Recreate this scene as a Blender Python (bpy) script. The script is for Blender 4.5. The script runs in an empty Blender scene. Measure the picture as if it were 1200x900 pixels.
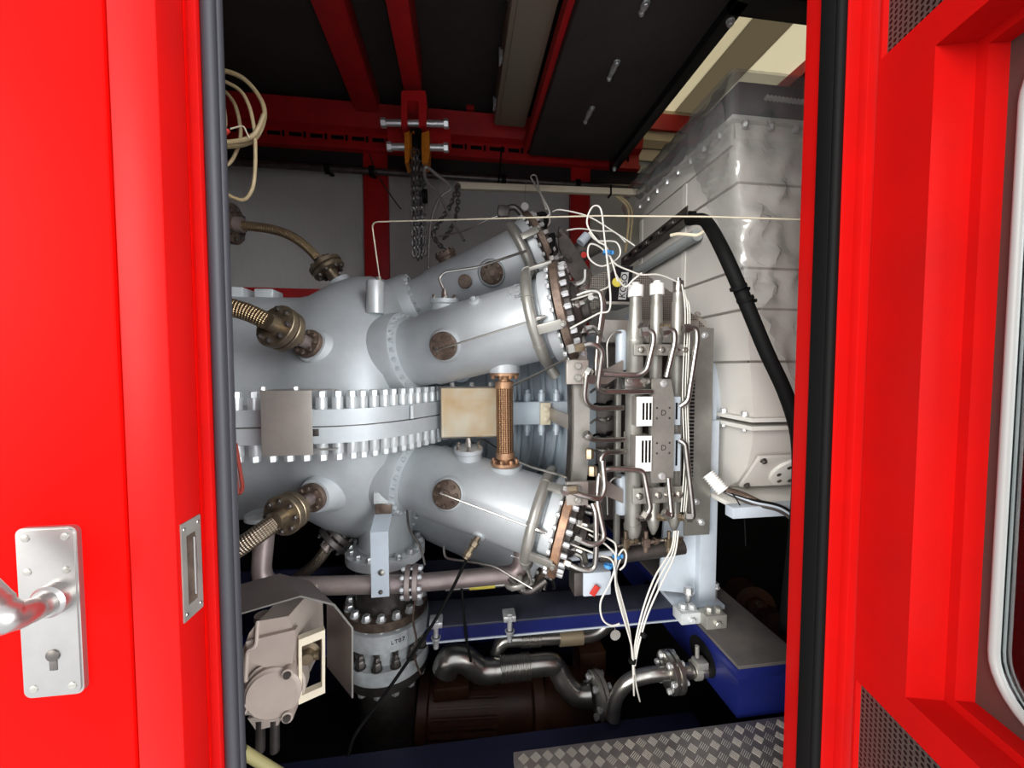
import bpy, bmesh, math, random
from mathutils import Vector, Matrix, Quaternion
random.seed(7)
PI = math.pi
V = Vector
sc = bpy.context.scene
COL = sc.collection
# ------------------------------------------------------------------ camera
F = 452.0
CAM = V((0, 0, 1.5))
YAW, PITCH = math.radians(7.6), math.radians(2.5)
cd = bpy.data.cameras.new('camera')
cam = bpy.data.objects.new('camera', cd)
COL.objects.link(cam)
cam.location = CAM
cam.rotation_euler = (PI / 2 - PITCH, 0, -YAW)
cd.sensor_width = 36
cd.lens = 36 * F / 1200
cd.clip_start = 0.02
sc.camera = cam
RM = cam.rotation_euler.to_matrix()


def ray(px, py):
    return RM @ V(((px - 600) / F, -(py - 450) / F, -1))


def pt(px, py, Y):
    d = ray(px, py)
    return CAM + d * (Y / d.y)


def ptX(px, py, X):
    d = ray(px, py)
    return CAM + d * (X / d.x)


def ptZ(px, py, Z):
    d = ray(px, py)
    return CAM + d * ((Z - CAM.z) / d.z)


def pts(lst, Y=None):
    return [pt(a[0], a[1], a[2] if len(a) > 2 else Y) for a in lst]


# ------------------------------------------------------------------ materials
def srgb(r, g, b):
    f = lambda c: (c / 255 / 12.92) if c / 255 <= .04045 else ((c / 255 + .055) / 1.055) ** 2.4
    return (f(r), f(g), f(b))


def mat(name, col, rough=.5, metal=0., noise=0., nscale=8., bump=0., bscale=60., col2=None, spec=.5, rnoise=0.):
    m = bpy.data.materials.new(name)
    m.use_nodes = True
    nt = m.node_tree
    b = nt.nodes['Principled BSDF']
    b.inputs['Base Color'].default_value = (*col, 1)
    b.inputs['Roughness'].default_value = rough
    b.inputs['Metallic'].default_value = metal
    b.inputs['Specular IOR Level'].default_value = spec
    tc = nt.nodes.new('ShaderNodeTexCoord')
    if noise or col2 or rnoise:
        n = nt.nodes.new('ShaderNodeTexNoise')
        n.inputs['Scale'].default_value = nscale
        n.inputs['Detail'].default_value = 6
        n.inputs['Roughness'].default_value = .65
        nt.links.new(tc.outputs['Object'], n.inputs['Vector'])
        r = nt.nodes.new('ShaderNodeValToRGB')
        c2 = col2 or tuple(c * (1 - noise) for c in col)
        r.color_ramp.elements[0].color = (*c2, 1)
        r.color_ramp.elements[1].color = (*col, 1)
        r.color_ramp.elements[0].position = .35
        r.color_ramp.elements[1].position = .62
        nt.links.new(n.outputs['Fac'], r.inputs['Fac'])
        nt.links.new(r.outputs['Color'], b.inputs['Base Color'])
        if rnoise:
            mr = nt.nodes.new('ShaderNodeMapRange')
            mr.inputs['To Min'].default_value = rough - rnoise
            mr.inputs['To Max'].default_value = rough + rnoise
            nt.links.new(n.outputs['Fac'], mr.inputs['Value'])
            nt.links.new(mr.outputs['Result'], b.inputs['Roughness'])
    if bump:
        n2 = nt.nodes.new('ShaderNodeTexNoise')
        n2.inputs['Scale'].default_value = bscale
        n2.inputs['Detail'].default_value = 3
        nt.links.new(tc.outputs['Object'], n2.inputs['Vector'])
        bp = nt.nodes.new('ShaderNodeBump')
        bp.inputs['Strength'].default_value = bump
        bp.inputs['Distance'].default_value = .002
        nt.links.new(n2.outputs['Fac'], bp.inputs['Height'])
        nt.links.new(bp.outputs['Normal'], b.inputs['Normal'])
    return m


def braid_mat(name, ca, cb, n=9, pitch=.02, rough=.32):
    """woven wire braid: diagonal crossing strands drawn in tube coordinates"""
    m = mat(name, ca, rough, .9)
    nt = m.node_tree
    b = nt.nodes['Principled BSDF']
    uv = nt.nodes.new('ShaderNodeUVMap')
    sep = nt.nodes.new('ShaderNodeSeparateXYZ')
    nt.links.new(uv.outputs['UV'], sep.inputs[0])

    def M(op, a, bb=None):
        k = nt.nodes.new('ShaderNodeMath')
        k.operation = op
        for i, v in enumerate((a, bb)):
            if v is None:
                continue
            if isinstance(v, (int, float)):
                k.inputs[i].default_value = v
            else:
                nt.links.new(v, k.inputs[i])
        return k.outputs[0]
    u = M('MULTIPLY', sep.outputs[0], 2 * PI * n)
    v = M('MULTIPLY', sep.outputs[1], 2 * PI / pitch)
    s1 = M('SINE', M('ADD', u, v))
    s2 = M('SINE', M('SUBTRACT', u, v))
    w = M('MULTIPLY', s1, s2)
    h = M('ADD', M('MULTIPLY', w, .5), .5)
    r = nt.nodes.new('ShaderNodeValToRGB')
    r.color_ramp.elements[0].color = (*cb, 1)
    r.color_ramp.elements[1].color = (*ca, 1)
    r.color_ramp.elements[0].position = .3
    r.color_ramp.elements[1].position = .7
    nt.links.new(h, r.inputs['Fac'])
    nt.links.new(r.outputs['Color'], b.inputs['Base Color'])
    bp = nt.nodes.new('ShaderNodeBump')
    bp.inputs['Strength'].default_value = .8
    bp.inputs['Distance'].default_value = .003
    nt.links.new(h, bp.inputs['Height'])
    nt.links.new(bp.outputs['Normal'], b.inputs['Normal'])
    return m


def dots_mat(name, col, hole, scale, size=.3, rough=.5, metal=0., axes=(0, 2), noise_col=None):
    """perforated sheet: a grid of small dark holes in object coordinates"""
    m = mat(name, col, rough, metal, col2=noise_col, nscale=9)
    nt = m.node_tree
    b = nt.nodes['Principled BSDF']
    tc = nt.nodes.new('ShaderNodeTexCoord')
    sep = nt.nodes.new('ShaderNodeSeparateXYZ')
    nt.links.new(tc.outputs['Object'], sep.inputs[0])

    def M(op, a, bb=None):
        k = nt.nodes.new('ShaderNodeMath')
        k.operation = op
        for i, v in enumerate((a, bb)):
            if v is None:
                continue
            if isinstance(v, (int, float)):
                k.inputs[i].default_value = v
            else:
                nt.links.new(v, k.inputs[i])
        return k.outputs[0]

    def cell(o):
        f = M('SUBTRACT', M('FRACT', M('MULTIPLY', o, scale)), .5)
        return M('MULTIPLY', f, f)
    d = M('ADD', cell(sep.outputs[axes[0]]), cell(sep.outputs[axes[1]]))
    k = M('LESS_THAN', d, size * size)
    mx = nt.nodes.new('ShaderNodeMix')
    mx.data_type = 'RGBA'
    src = b.inputs['Base Color'].links
    if src:
        nt.links.new(src[0].from_socket, mx.inputs[6])
    else:
        mx.inputs[6].default_value = (*col, 1)
    mx.inputs[7].default_value = (*hole, 1)
    nt.links.new(k, mx.inputs[0])
    nt.links.new(mx.outputs[2], b.inputs['Base Color'])
    return m


M = {}
M['red'] = mat('red gloss paint', (.50, .0024, .0016), .42, 0, col2=(.43, .002, .0015), nscale=5, rnoise=.08, spec=.03)
M['red_worn'] = mat('red paint with grime', (.46, .0045, .0038), .40, 0, col2=(.40, .005, .0045), nscale=4, rnoise=.1, spec=.08)
M['red_int'] = mat('red interior paint', (.52, .009, .011), .5, 0, col2=(.40, .009, .011), nscale=6)
M['alu'] = mat('aluminium heat paint', (.50, .53, .545), .44, .25, col2=(.42, .45, .465), nscale=5, bump=.10, bscale=120, rnoise=.06)
M['alu_grey'] = mat('grey cast paint', (.40, .42, .43), .5, .3, noise=.2, nscale=10, bump=.25, bscale=90)
M['blue_grey'] = mat('blue grey casing paint', (.50, .58, .64), .42, .25, noise=.12, nscale=6, bump=.08)
M['bolt'] = mat('bright bolt', (.70, .71, .71), .34, .6, noise=.25, nscale=40)
M['steel'] = mat('stainless tube', (.50, .48, .44), .28, .95, noise=.3, nscale=12)
M['steel_dull'] = mat('dull stainless sheet', (.37, .36, .325), .38, .55, noise=.25, nscale=7, rnoise=.08)
M['steel_sheet'] = mat('brushed brownish sheet steel', (.42, .385, .345), .40, .6, noise=.2, nscale=4)
M['steel_dark'] = mat('dark steel', (.14, .125, .115), .45, .8, noise=.4, nscale=14)
M['rust'] = mat('rusty brown flange', (.175, .125, .095), .52, .5, col2=(.08, .055, .042), nscale=30, bump=.3)
M['copper_rust'] = mat('heat tinted flange', (.55, .32, .18), .45, .7, col2=(.20, .13, .10), nscale=12)
M['brass'] = mat('brass flange', (.27, .215, .14), .38, .75, col2=(.13, .10, .075), nscale=16)
M['pipe_brown'] = mat('heat tinted brown pipe', (.36, .30, .275), .42, .6, col2=(.24, .19, .19), nscale=5)
M['black'] = mat('black rubber', (.004, .004, .004), .65, spec=.12)
M['black_gloss'] = mat('black plastic', (.008, .008, .010), .3)
M['seal'] = mat('grey black door seal', (.035, .035, .042), .55, spec=.4)
M['ceil'] = mat('dark ceiling lining', (.05, .040, .036), .75, noise=.3, nscale=3)
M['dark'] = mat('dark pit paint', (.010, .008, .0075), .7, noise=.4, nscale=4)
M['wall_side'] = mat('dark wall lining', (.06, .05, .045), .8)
M['blue'] = mat('blue skid paint', (.006, .011, .095), .38, 0, noise=.35, nscale=5)
M['rail_top'] = mat('dark blue grey rail top', (.045, .05, .075), .5, .2, noise=.4, nscale=7)
M['rope'] = mat('grey steel rope', (.34, .33, .31), .4, .5)
M['blue_shade'] = mat('skid blue in pit shade', (.006, .008, .03), .5, 0, noise=.3)  # skid blue darkened so its colour carries the shade of the pit
M['grey_top'] = mat('worn grey beam top', (.13, .115, .105), .5, .3, col2=(.075, .07, .068), nscale=5, bump=.2)
M['white_blue'] = mat('pale blue white paint', (.50, .56, .62), .45, .1, noise=.12, nscale=6)
M['white_paint'] = mat('chipped white paint', (.55, .58, .58), .45, .1, col2=(.36, .38, .38), nscale=14)
M['lit_flange'] = mat('front lit flange white', (.72, .75, .76), .42, .05, noise=.1, nscale=10)  # lighter copy of white_blue, so the shaded outlet flange reads as front-lit
M['white'] = mat('white plastic', (.82, .81, .78), .4)
M['hood'] = mat('warm grey hood paint', (.58, .555, .515), .45, .05, noise=.08, nscale=3)
M['hood_light'] = mat('light hood rib paint', (.66, .645, .60), .45, .1)
M['beige'] = mat('grey beige actuator paint', (.40, .335, .29), .5, .05, noise=.15, nscale=6)
M['guard'] = mat('guard sheet', (.20, .165, .15), .42, .5, noise=.2, nscale=4)
M['orange'] = mat('orange lifting paint', (.62, .20, .012), .4, .1, noise=.3, nscale=20)
M['pump'] = mat('rust brown pump paint', (.075, .027, .011), .5, .1, col2=(.035, .014, .008), nscale=8)
M['cream'] = mat('cream painted steel', (.66, .59, .45), .55, noise=.06)
M['tan'] = mat('tan painted steel', (.30, .25, .18), .6, noise=.1)
M['fixture'] = mat('taupe luminaire housing', (.27, .215, .155), .45, .1, noise=.12, nscale=3)
M['cable_w'] = mat('white cable', (.60, .585, .53), .45)
M['cable_b'] = mat('beige cable', (.40, .31, .17), .45, noise=.2, nscale=12)
M['tie_blue'] = mat('blue cable tie', (.05, .25, .55), .4)
M['tag_red'] = mat('red tag', (.5, .03, .02), .5)
M['yellow'] = mat('yellow tag', (.65, .55, .08), .5)
M['chain'] = mat('grey chain', (.21, .205, .20), .36, .85, noise=.3, nscale=60)
M['ivory'] = mat('ivory conduit', (.62, .56, .42), .45, .05, noise=.1)
M['handle'] = mat('satin aluminium', (.40, .385, .37), .36, .9, noise=.08, nscale=20)
M['braid_g'] = braid_mat('golden wire braid', (.38, .28, .165), (.17, .115, .06), 13, .016)
M['braid_s'] = braid_mat('steel wire braid', (.42, .36, .28), (.17, .125, .085), 13, .014)
M['braid_c'] = braid_mat('copper wire braid', (.62, .36, .19), (.18, .09, .055), 10, .010)
M['perf_cream'] = dots_mat('cream perforated sheet', (.74, .67, .51), (.36, .30, .21), 130, .26, .5, .05, (0, 2), (.60, .36, .14))
M['perf_dark'] = dots_mat('dark perforated sheet', (.10, .085, .075), (.005, .005, .005), 95, .33, .45, .5, (1, 2))
M['mesh_steel'] = dots_mat('perforated steel', (.34, .31, .27), (.03, .03, .03), 120, .33, .45, .7, (0, 2))


def wall_mat():
    m = mat('ribbed perforated wall sheet', (.56, .56, .54), .5, .1, noise=.12, nscale=2)
    nt = m.node_tree
    b = nt.nodes['Principled BSDF']
    tc = nt.nodes.new('ShaderNodeTexCoord')
    w = nt.nodes.new('ShaderNodeTexWave')
    w.wave_type = 'BANDS'
    w.bands_direction = 'X'
    w.inputs['Scale'].default_value = 34
    nt.links.new(tc.outputs['Object'], w.inputs['Vector'])
    bp = nt.nodes.new('ShaderNodeBump')
    bp.inputs['Strength'].default_value = .25
    bp.inputs['Distance'].default_value = .004
    nt.links.new(w.outputs['Fac'], bp.inputs['Height'])
    nt.links.new(bp.outputs['Normal'], b.inputs['Normal'])
    return m


M['wall'] = wall_mat()


def film_mat():
    m = bpy.data.materials.new('clear plastic film')
    m.use_nodes = True
    nt = m.node_tree
    nt.nodes.clear()
    o = nt.nodes.new('ShaderNodeOutputMaterial')
    tr = nt.nodes.new('ShaderNodeBsdfTransparent')
    tr.inputs[0].default_value = (.94, .95, .95, 1)
    gl = nt.nodes.new('ShaderNodeBsdfGlossy')
    gl.inputs['Roughness'].default_value = .19
    df = nt.nodes.new('ShaderNodeBsdfDiffuse')
    df.inputs[0].default_value = (.85, .85, .82, 1)
    fr = nt.nodes.new('ShaderNodeLayerWeight')
    fr.inputs[0].default_value = .35
    mr = nt.nodes.new('ShaderNodeMapRange')
    mr.inputs['To Min'].default_value = .10
    mr.inputs['To Max'].default_value = .75
    nt.links.new(fr.outputs['Facing'], mr.inputs['Value'])
    m1 = nt.nodes.new('ShaderNodeMixShader')
    m1.inputs[0].default_value = .15
    nt.links.new(tr.outputs[0], m1.inputs[1])
    nt.links.new(df.outputs[0], m1.inputs[2])
    m2 = nt.nodes.new('ShaderNodeMixShader')
    nt.links.new(mr.outputs[0], m2.inputs[0])
    nt.links.new(m1.outputs[0], m2.inputs[1])
    nt.links.new(gl.outputs[0], m2.inputs[2])
    nt.links.new(m2.outputs[0], o.inputs[0])
    return m


M['film'] = film_mat()


def glass_mat():
    m = bpy.data.materials.new('window glass')
    m.use_nodes = True
    nt = m.node_tree
    nt.nodes.clear()
    o = nt.nodes.new('ShaderNodeOutputMaterial')
    tr = nt.nodes.new('ShaderNodeBsdfTransparent')
    tr.inputs[0].default_value = (.80, .84, .84, 1)
    gl = nt.nodes.new('ShaderNodeBsdfGlossy')
    gl.inputs['Roughness'].default_value = .03
    fr = nt.nodes.new('ShaderNodeFresnel')
    fr.inputs[0].default_value = 1.5
    m2 = nt.nodes.new('ShaderNodeMixShader')
    nt.links.new(fr.outputs[0], m2.inputs[0])
    nt.links.new(tr.outputs[0], m2.inputs[1])
    nt.links.new(gl.outputs[0], m2.inputs[2])
    nt.links.new(m2.outputs[0], o.inputs[0])
    return m


M['glass'] = glass_mat()


def translucent_mat(nm, c):
    m = bpy.data.materials.new(nm)
    m.use_nodes = True
    nt = m.node_tree
    nt.nodes.clear()
    o = nt.nodes.new('ShaderNodeOutputMaterial')
    tl = nt.nodes.new('ShaderNodeBsdfTranslucent')
    tl.inputs[0].default_value = (*c, 1)
    df = nt.nodes.new('ShaderNodeBsdfDiffuse')
    df.inputs[0].default_value = (c[0] * .8, c[1] * .8, c[2] * .8, 1)
    mx = nt.nodes.new('ShaderNodeMixShader')
    mx.inputs[0].default_value = .3
    nt.links.new(tl.outputs[0], mx.inputs[1])
    nt.links.new(df.outputs[0], mx.inputs[2])
    nt.links.new(mx.outputs[0], o.inputs[0])
    return m


M['roof_cream'] = translucent_mat('cream translucent roof sheet', (.80, .745, .60))
M['roof_tan'] = translucent_mat('tan translucent roof strip', (.34, .30, .225))
M['roof_light'] = translucent_mat('pale translucent roof strip', (.72, .66, .52))

# ------------------------------------------------------------------ mesh builder
WLOC = {}


def frame_from(d):
    d = d.normalized()
    a = V((0, 0, 1)) if abs(d.z) < .9 else V((1, 0, 0))
    u = d.cross(a).normalized()
    v = d.cross(u).normalized()
    return u, v


class MB:
    def __init__(s):
        s.bm = bmesh.new()
        s.uv = s.bm.loops.layers.uv.new('UVMap')

    def quad(s, vs):
        try:
            return s.bm.faces.new(vs)
        except ValueError:
            return None

    def ring(s, c, u, v, r, n, ph=0.):
        return [s.bm.verts.new(c + (u * math.cos(ph + 2 * PI * i / n) + v * math.sin(ph + 2 * PI * i / n)) * r) for i in range(n)]

    def loft(s, rings, closed=True, caps=(True, True)):
        n = len(rings[0])
        for a, b in zip(rings[:-1], rings[1:]):
            for i in range(n if closed else n - 1):
                j = (i + 1) % n
                s.quad([a[i], a[j], b[j], b[i]])
        if caps[0]:
            s.quad(list(reversed(rings[0])))
        if caps[1]:
            s.quad(rings[-1])
        return s

    def lathe(s, prof, o, d, seg=24, caps=(True, True), u=None):
        """prof: (t, r) along unit direction d from o"""
        d = d.normalized()
        if u is None:
            u, v = frame_from(d)
        else:
            v = d.cross(u).normalized()
        rings = [s.ring(o + d * t, u, v, max(r, 1e-4), seg) for t, r in prof]
        return s.loft(rings, True, caps)

    def cyl(s, a, b, r, seg=16, r2=None):
        d = b - a
        return s.lathe([(0, r), (d.length, r if r2 is None else r2)], a, d, seg)

    def tubewall(s, o, d, r0, r1, l, seg=24):
        """hollow ring"""
        d = d.normalized()
        u, v = frame_from(d)
        rs = [s.ring(o, u, v, r0, seg), s.ring(o + d * l, u, v, r0, seg), s.ring(o + d * l, u, v, r1, seg), s.ring(o, u, v, r1, seg)]
        for a, b in zip(rs, rs[1:] + rs[:1]):
            for i in range(seg):
                j = (i + 1) % seg
                s.quad([a[i], a[j], b[j], b[i]])
        return s

    def box(s, c, size, rot=None, bev=0.):
        hx, hy, hz = size[0] / 2, size[1] / 2, size[2] / 2
        R = rot if rot is not None else Matrix.Identity(3)
        vs = [s.bm.verts.new(V(c) + R @ V((x * hx, y * hy, z * hz))) for x in (-1, 1) for y in (-1, 1) for z in (-1, 1)]
        fs = [(0, 1, 3, 2), (4, 6, 7, 5), (0, 4, 5, 1), (2, 3, 7, 6), (0, 2, 6, 4), (1, 5, 7, 3)]
        faces = [s.bm.faces.new([vs[i] for i in f]) for f in fs]
        if bev:
            es = list({e for f in faces for e in f.edges})
            bmesh.ops.bevel(s.bm, geom=es, offset=bev, segments=2, profile=.5, affect='EDGES')
        return s

    def bb(s, x0, x1, y0, y1, z0, z1, bev=0.):
        return s.box(((x0 + x1) / 2, (y0 + y1) / 2, (z0 + z1) / 2), (abs(x1 - x0), abs(y1 - y0), abs(z1 - z0)), None, bev)

    def prism(s, poly, vec):
        """closed 3D polygon extruded by vec"""
        a = [s.bm.verts.new(p) for p in poly]
        b = [s.bm.verts.new(p + vec) for p in poly]
        n = len(a)
        s.quad(list(reversed(a)))
        s.quad(b)
        for i in range(n):
            j = (i + 1) % n
            s.quad([a[i], a[j], b[j], b[i]])
        return s

    def strip(s, path, wvec, tvec):
        """bent sheet: path polyline, width vector, thickness vector (or list)"""
        n = len(path)
        rings = []
        for i, p in enumerate(path):
            t = tvec[i] if isinstance(tvec, list) else tvec
            rings.append([s.bm.verts.new(q) for q in (p, p + wvec, p + wvec + t, p + t)])
        return s.loft(rings, True, (True, True))

    def tube(s, path, r, seg=10, caps=(True, True), closed=False):
        n = len(path)
        rad = r if isinstance(r, (list, tuple)) else [r] * n
        T = []
        for i in range(n):
            a = path[(i - 1) % n] if (i > 0 or closed) else path[0]
            b = path[(i + 1) % n] if (i < n - 1 or closed) else path[-1]
            T.append((b - a).normalized())
        u, v = frame_from(T[0])
        rings, Ls = [], [0.]
        for i in range(n):
            if i:
                q = T[i - 1].rotation_difference(T[i])
                u = q @ u
                Ls.append(Ls[-1] + (path[i] - path[i - 1]).length)
            u = (u - T[i] * u.dot(T[i])).normalized()
            v = T[i].cross(u)
            rings.append(s.ring(path[i], u, v, rad[i], seg))
        m = n if closed else n - 1
        for k in range(m):
            a, b = rings[k], rings[(k + 1) % n]
            for i in range(seg):
                j = (i + 1) % seg
                f = s.quad([a[i], a[j], b[j], b[i]])
                if f:
                    L1 = Ls[(k + 1) % n] if k + 1 < n else Ls[-1] + .01
                    for lp, (uu, vv) in zip(f.loops, ((i / seg, Ls[k]), ((i + 1) / seg, Ls[k]), ((i + 1) / seg, L1), (i / seg, L1))):
                        lp[s.uv].uv = (uu, vv)
        if not closed:
            if caps[0]:
                s.quad(list(reversed(rings[0])))
            if caps[1]:
                s.quad(rings[-1])
        return s

    def hexbolt(s, p, d, r, h, washer=True):
        d = d.normalized()
        if washer:
            s.lathe([(0, r * 1.25), (h * .15, r * 1.25)], p, d, 12)
        s.lathe([(0, r), (h * .85, r), (h, r * .8)], p, d, 6)
        return s

    def sphere(s, c, r, seg=14, sc_=(1, 1, 1)):
        rr = bmesh.ops.create_uvsphere(s.bm, u_segments=seg, v_segments=max(6, seg // 2), radius=r)
        for w in rr['verts']:
            w.co = V((w.co.x * sc_[0], w.co.y * sc_[1], w.co.z * sc_[2])) + V(c)
        return s

    def build(s, name, m, parent=None, smooth=40, loc=None):
        bm = s.bm
        bmesh.ops.recalc_face_normals(bm, faces=bm.faces)
        xs = [w.co for w in bm.verts]
        lo = V((min(p.x for p in xs), min(p.y for p in xs), min(p.z for p in xs)))
        hi = V((max(p.x for p in xs), max(p.y for p in xs), max(p.z for p in xs)))
        c = V(loc) if loc is not None else (lo + hi) / 2
        if parent is None and loc is None:
            c.z = lo.z
        for w in bm.verts:
            w.co -= c
        me = bpy.data.meshes.new(name)
        bm.to_mesh(me)
        bm.free()
        if smooth:
            for p in me.polygons:
                p.use_smooth = True
            me.set_sharp_from_angle(angle=math.radians(smooth))
        me.materials.append(M[m] if isinstance(m, str) else m)
        ob = bpy.data.objects.new(name, me)
        COL.objects.link(ob)
        WLOC[ob.name] = c
        if parent is not None:
            ob.parent = parent
            ob.location = c - WLOC[parent.name]
        else:
            ob.location = c
        return ob


def tag(o, label, cat, group=None, kind=None):
    o['label'] = label
    o['category'] = cat
    if group:
        o['group'] = group
    if kind:
        o['kind'] = kind
    return o


def struct(o):
    o['kind'] = 'structure'
    return o


def thing(name, label, cat, loc, group=None):
    o = bpy.data.objects.new(name, None)
    o.empty_display_size = .1
    COL.objects.link(o)
    o.location = V(loc)
    WLOC[o.name] = V(loc)
    return tag(o, label, cat, group)


def dup(o, off, parent):
    c = o.copy()
    COL.objects.link(c)
    c.parent = parent
    c.location = o.location + off
    WLOC[c.name] = WLOC[o.name] + off
    return c


def lab(o, t):
    o['label'] = t
    return o


def cr(P, n=8, closed=False):
    """Catmull-Rom through P"""
    out = []
    m = len(P)
    for i in range(m if closed else m - 1):
        if closed:
            p0, p1, p2, p3 = P[(i - 1) % m], P[i], P[(i + 1) % m], P[(i + 2) % m]
        else:
            p0, p1, p2, p3 = P[max(i - 1, 0)], P[i], P[i + 1], P[min(i + 2, m - 1)]
        for k in range(n):
            t = k / n
            out.append(.5 * ((2 * p1) + (p2 - p0) * t + (2 * p0 - 5 * p1 + 4 * p2 - p3) * t * t + (3 * p1 - p0 - 3 * p2 + p3) * t ** 3))
    if not closed:
        out.append(P[-1].copy())
    return out


def fillet(P, rad, n=6):
    """rounded corners on a polyline"""
    out = [P[0].copy()]
    for i in range(1, len(P) - 1):
        a, b, c = P[i - 1], P[i], P[i + 1]
        d1, d2 = (a - b), (c - b)
        k = min(rad, d1.length * .48, d2.length * .48)
        p, q = b + d1.normalized() * k, b + d2.normalized() * k
        for j in range(n + 1):
            t = j / n
            out.append(p * (1 - t) ** 2 + b * 2 * t * (1 - t) + q * t * t)
    out.append(P[-1].copy())
    return out


def text_mesh(name, body, size, origin, xdir, ydir, m, parent, depth=.001, align='CENTER'):
    cu = bpy.data.curves.new(name, 'FONT')
    cu.body = body
    cu.size = size
    cu.extrude = depth
    cu.align_x = align
    cu.align_y = 'CENTER'
    tmp = bpy.data.objects.new(name + '_tmp', cu)
    COL.objects.link(tmp)
    dg = bpy.context.evaluated_depsgraph_get()
    me = bpy.data.meshes.new_from_object(tmp.evaluated_get(dg))
    bpy.data.objects.remove(tmp)
    xd = xdir.normalized()
    zd = xd.cross(ydir).normalized()
    yd = zd.cross(xd)
    R = Matrix((xd, yd, zd)).transposed()
    for w in me.vertices:
        w.co = R @ w.co
    me.materials.clear()
    me.materials.append(M[m])
    ob = bpy.data.objects.new(name, me)
    COL.objects.link(ob)
    WLOC[ob.name] = origin.copy()
    ob.parent = parent
    ob.location = origin - (WLOC[parent.name] if parent else V((0, 0, 0)))
    return ob

# ================================================================== SETTING
def one(name, m, *boxes, bev=0.):
    b = MB()
    for q in boxes:
        b.bb(*q, bev=bev)
    return struct(b.build(name, m, loc=None))


YB = 2.70       # back wall
ZC = 3.20       # ceiling
one('wall_back', 'wall', (-3, 3, YB, YB + .05, -.2, ZC + .2))
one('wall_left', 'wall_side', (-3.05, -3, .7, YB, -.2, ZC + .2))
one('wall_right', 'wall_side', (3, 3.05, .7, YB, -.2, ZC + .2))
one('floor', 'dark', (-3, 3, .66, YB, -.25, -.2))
one('ceiling', 'ceil', (-3, 1.06, .70, YB, ZC, ZC + .06), (1.06, 3, .70, 1.36, ZC, ZC + .06), (2.45, 3, 1.36, YB, ZC, ZC + .06))
# front wall around the doorway
one('wall_front', 'red', (-3, -1.34, .60, .70, -.2, ZC + .06), (.84, 3, .70, .80, -.2, ZC + .06), (-1.34, .84, .70, .80, 2.55, ZC + .06),
    (-1.34, .84, .68, .80, -.2, .36))
# roof hatch shaft above the hood; roof strips have translucency added to brighten them
one('trim_1', 'cream', (1.06, 2.45, YB - .02, YB, 2.98, 3.34))
one('trim_2', 'red_int', (1.06, 2.45, YB - .045, YB - .021, 3.19, 3.30), (2.05, 2.17, 1.40, YB - .05, 3.26, 3.33))
one('trim_3', 'tan', (1.06, 2.45, YB - .03, YB - .021, 3.06, 3.12))
struct(MB().bb(1.78, 2.6, 1.30, YB + .05, 3.34, 3.345).build('ceiling_2', 'roof_cream'))
struct(MB().bb(1.54, 1.78, 1.30, YB + .05, 3.34, 3.345).build('ceiling_3', 'roof_tan'))
struct(MB().bb(1.02, 1.54, 1.30, YB + .05, 3.34, 3.345).build('ceiling_4', 'roof_light'))
one('trim_5', 'ceil', (1.03, 1.06, 1.36, YB - .05, ZC - .25, 3.34), (2.45, 2.5, 1.36, YB, ZC - .2, 3.34), (1.03, 2.5, 1.32, 1.36, ZC - .3, 3.34))
# red steelwork against the back wall
one('trim_6', 'red_int', (-.617, -.462, YB - .05, YB, .2, 2.9), bev=.006)
one('trim_7', 'red_int', (.765, .905, YB - .05, YB, .2, 2.9), bev=.006)
one('trim_8', 'red_int', (-2.9, -.64, YB - .07, YB, 1.925, 2.0), bev=.005)
# back top rail: sloped channel with punched slots
b = MB()
x0, x1 = -2.9, 1.25
prof = [(YB, 2.88), (YB - .09, 2.88), (YB - .09, 2.905), (YB - .07, 2.915), (YB - .07, 2.985), (YB - .12, 3.0), (YB - .15, 3.13), (YB, 3.15)]
b.prism([V((x0, y, z)) for y, z in prof], V((x1 - x0, 0, 0)))
rail = struct(b.build('trim_9', 'red_int'))
b = MB()
k = 0
x = x0 + .1
while x < x1 - .1:
    b.bb(x, x + .075, YB - .075, YB - .0695, 2.94, 2.963)
    b.bb(x + .085, x + .10, YB - .075, YB - .0695, 2.935, 2.97)
    x += .125
o = b.build('slot', 'black', rail)
o['kind'] = 'structure'
one('shade_sheet', 'dark', (-3, 3, YB - .10, YB - .06, -.2, 1.22))  # added dark sheet standing in for the shade low on the back wall
one('trim_10', 'dark', (-2.9, 1.4, YB - .04, YB, 2.80, 2.88))

# ceiling steel
t = MB().bb(-.634, -.49, .82, YB - .12, 3.08, 3.2, .006).build('ceiling_beam', 'red_int')
tag(t, 'wide red steel beam across the dark ceiling left of the chain hoist beam', 'beam', None, 'structure')
t = MB().bb(-.293, -.2, .82, 2.24, 2.98, 3.2, .005).build('ceiling_beam', 'red_int')
tag(t, 'narrow red steel beam that carries the chain hoist', 'beam', None, 'structure')
one('trim_11', 'red_int', (.425, .452, .82, 2.6, 2.93, 3.0))
# luminaire
t = thing('ceiling_light', 'long unlit taupe luminaire with bright side clips under the dark ceiling', 'lamp', (.315, 1.68, 3.0))
MB().bb(.215, .41, .85, 2.46, 3.0, 3.16, .012).build('housing', 'fixture', t)
MB().bb(.24, .385, .88, 2.42, 2.992, 3.002, .003).build('diffuser', mat('dusty luminaire cover', (.24, .20, .15), .4), t)
for y in (1.25, 1.6, 1.95, 2.3):
    MB().bb(.203, .216, y, y + .05, 3.02, 3.06, .004).bb(.198, .206, y + .012, y + .035, 3.0, 3.08, .003).build('clip', 'bolt', t)
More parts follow.
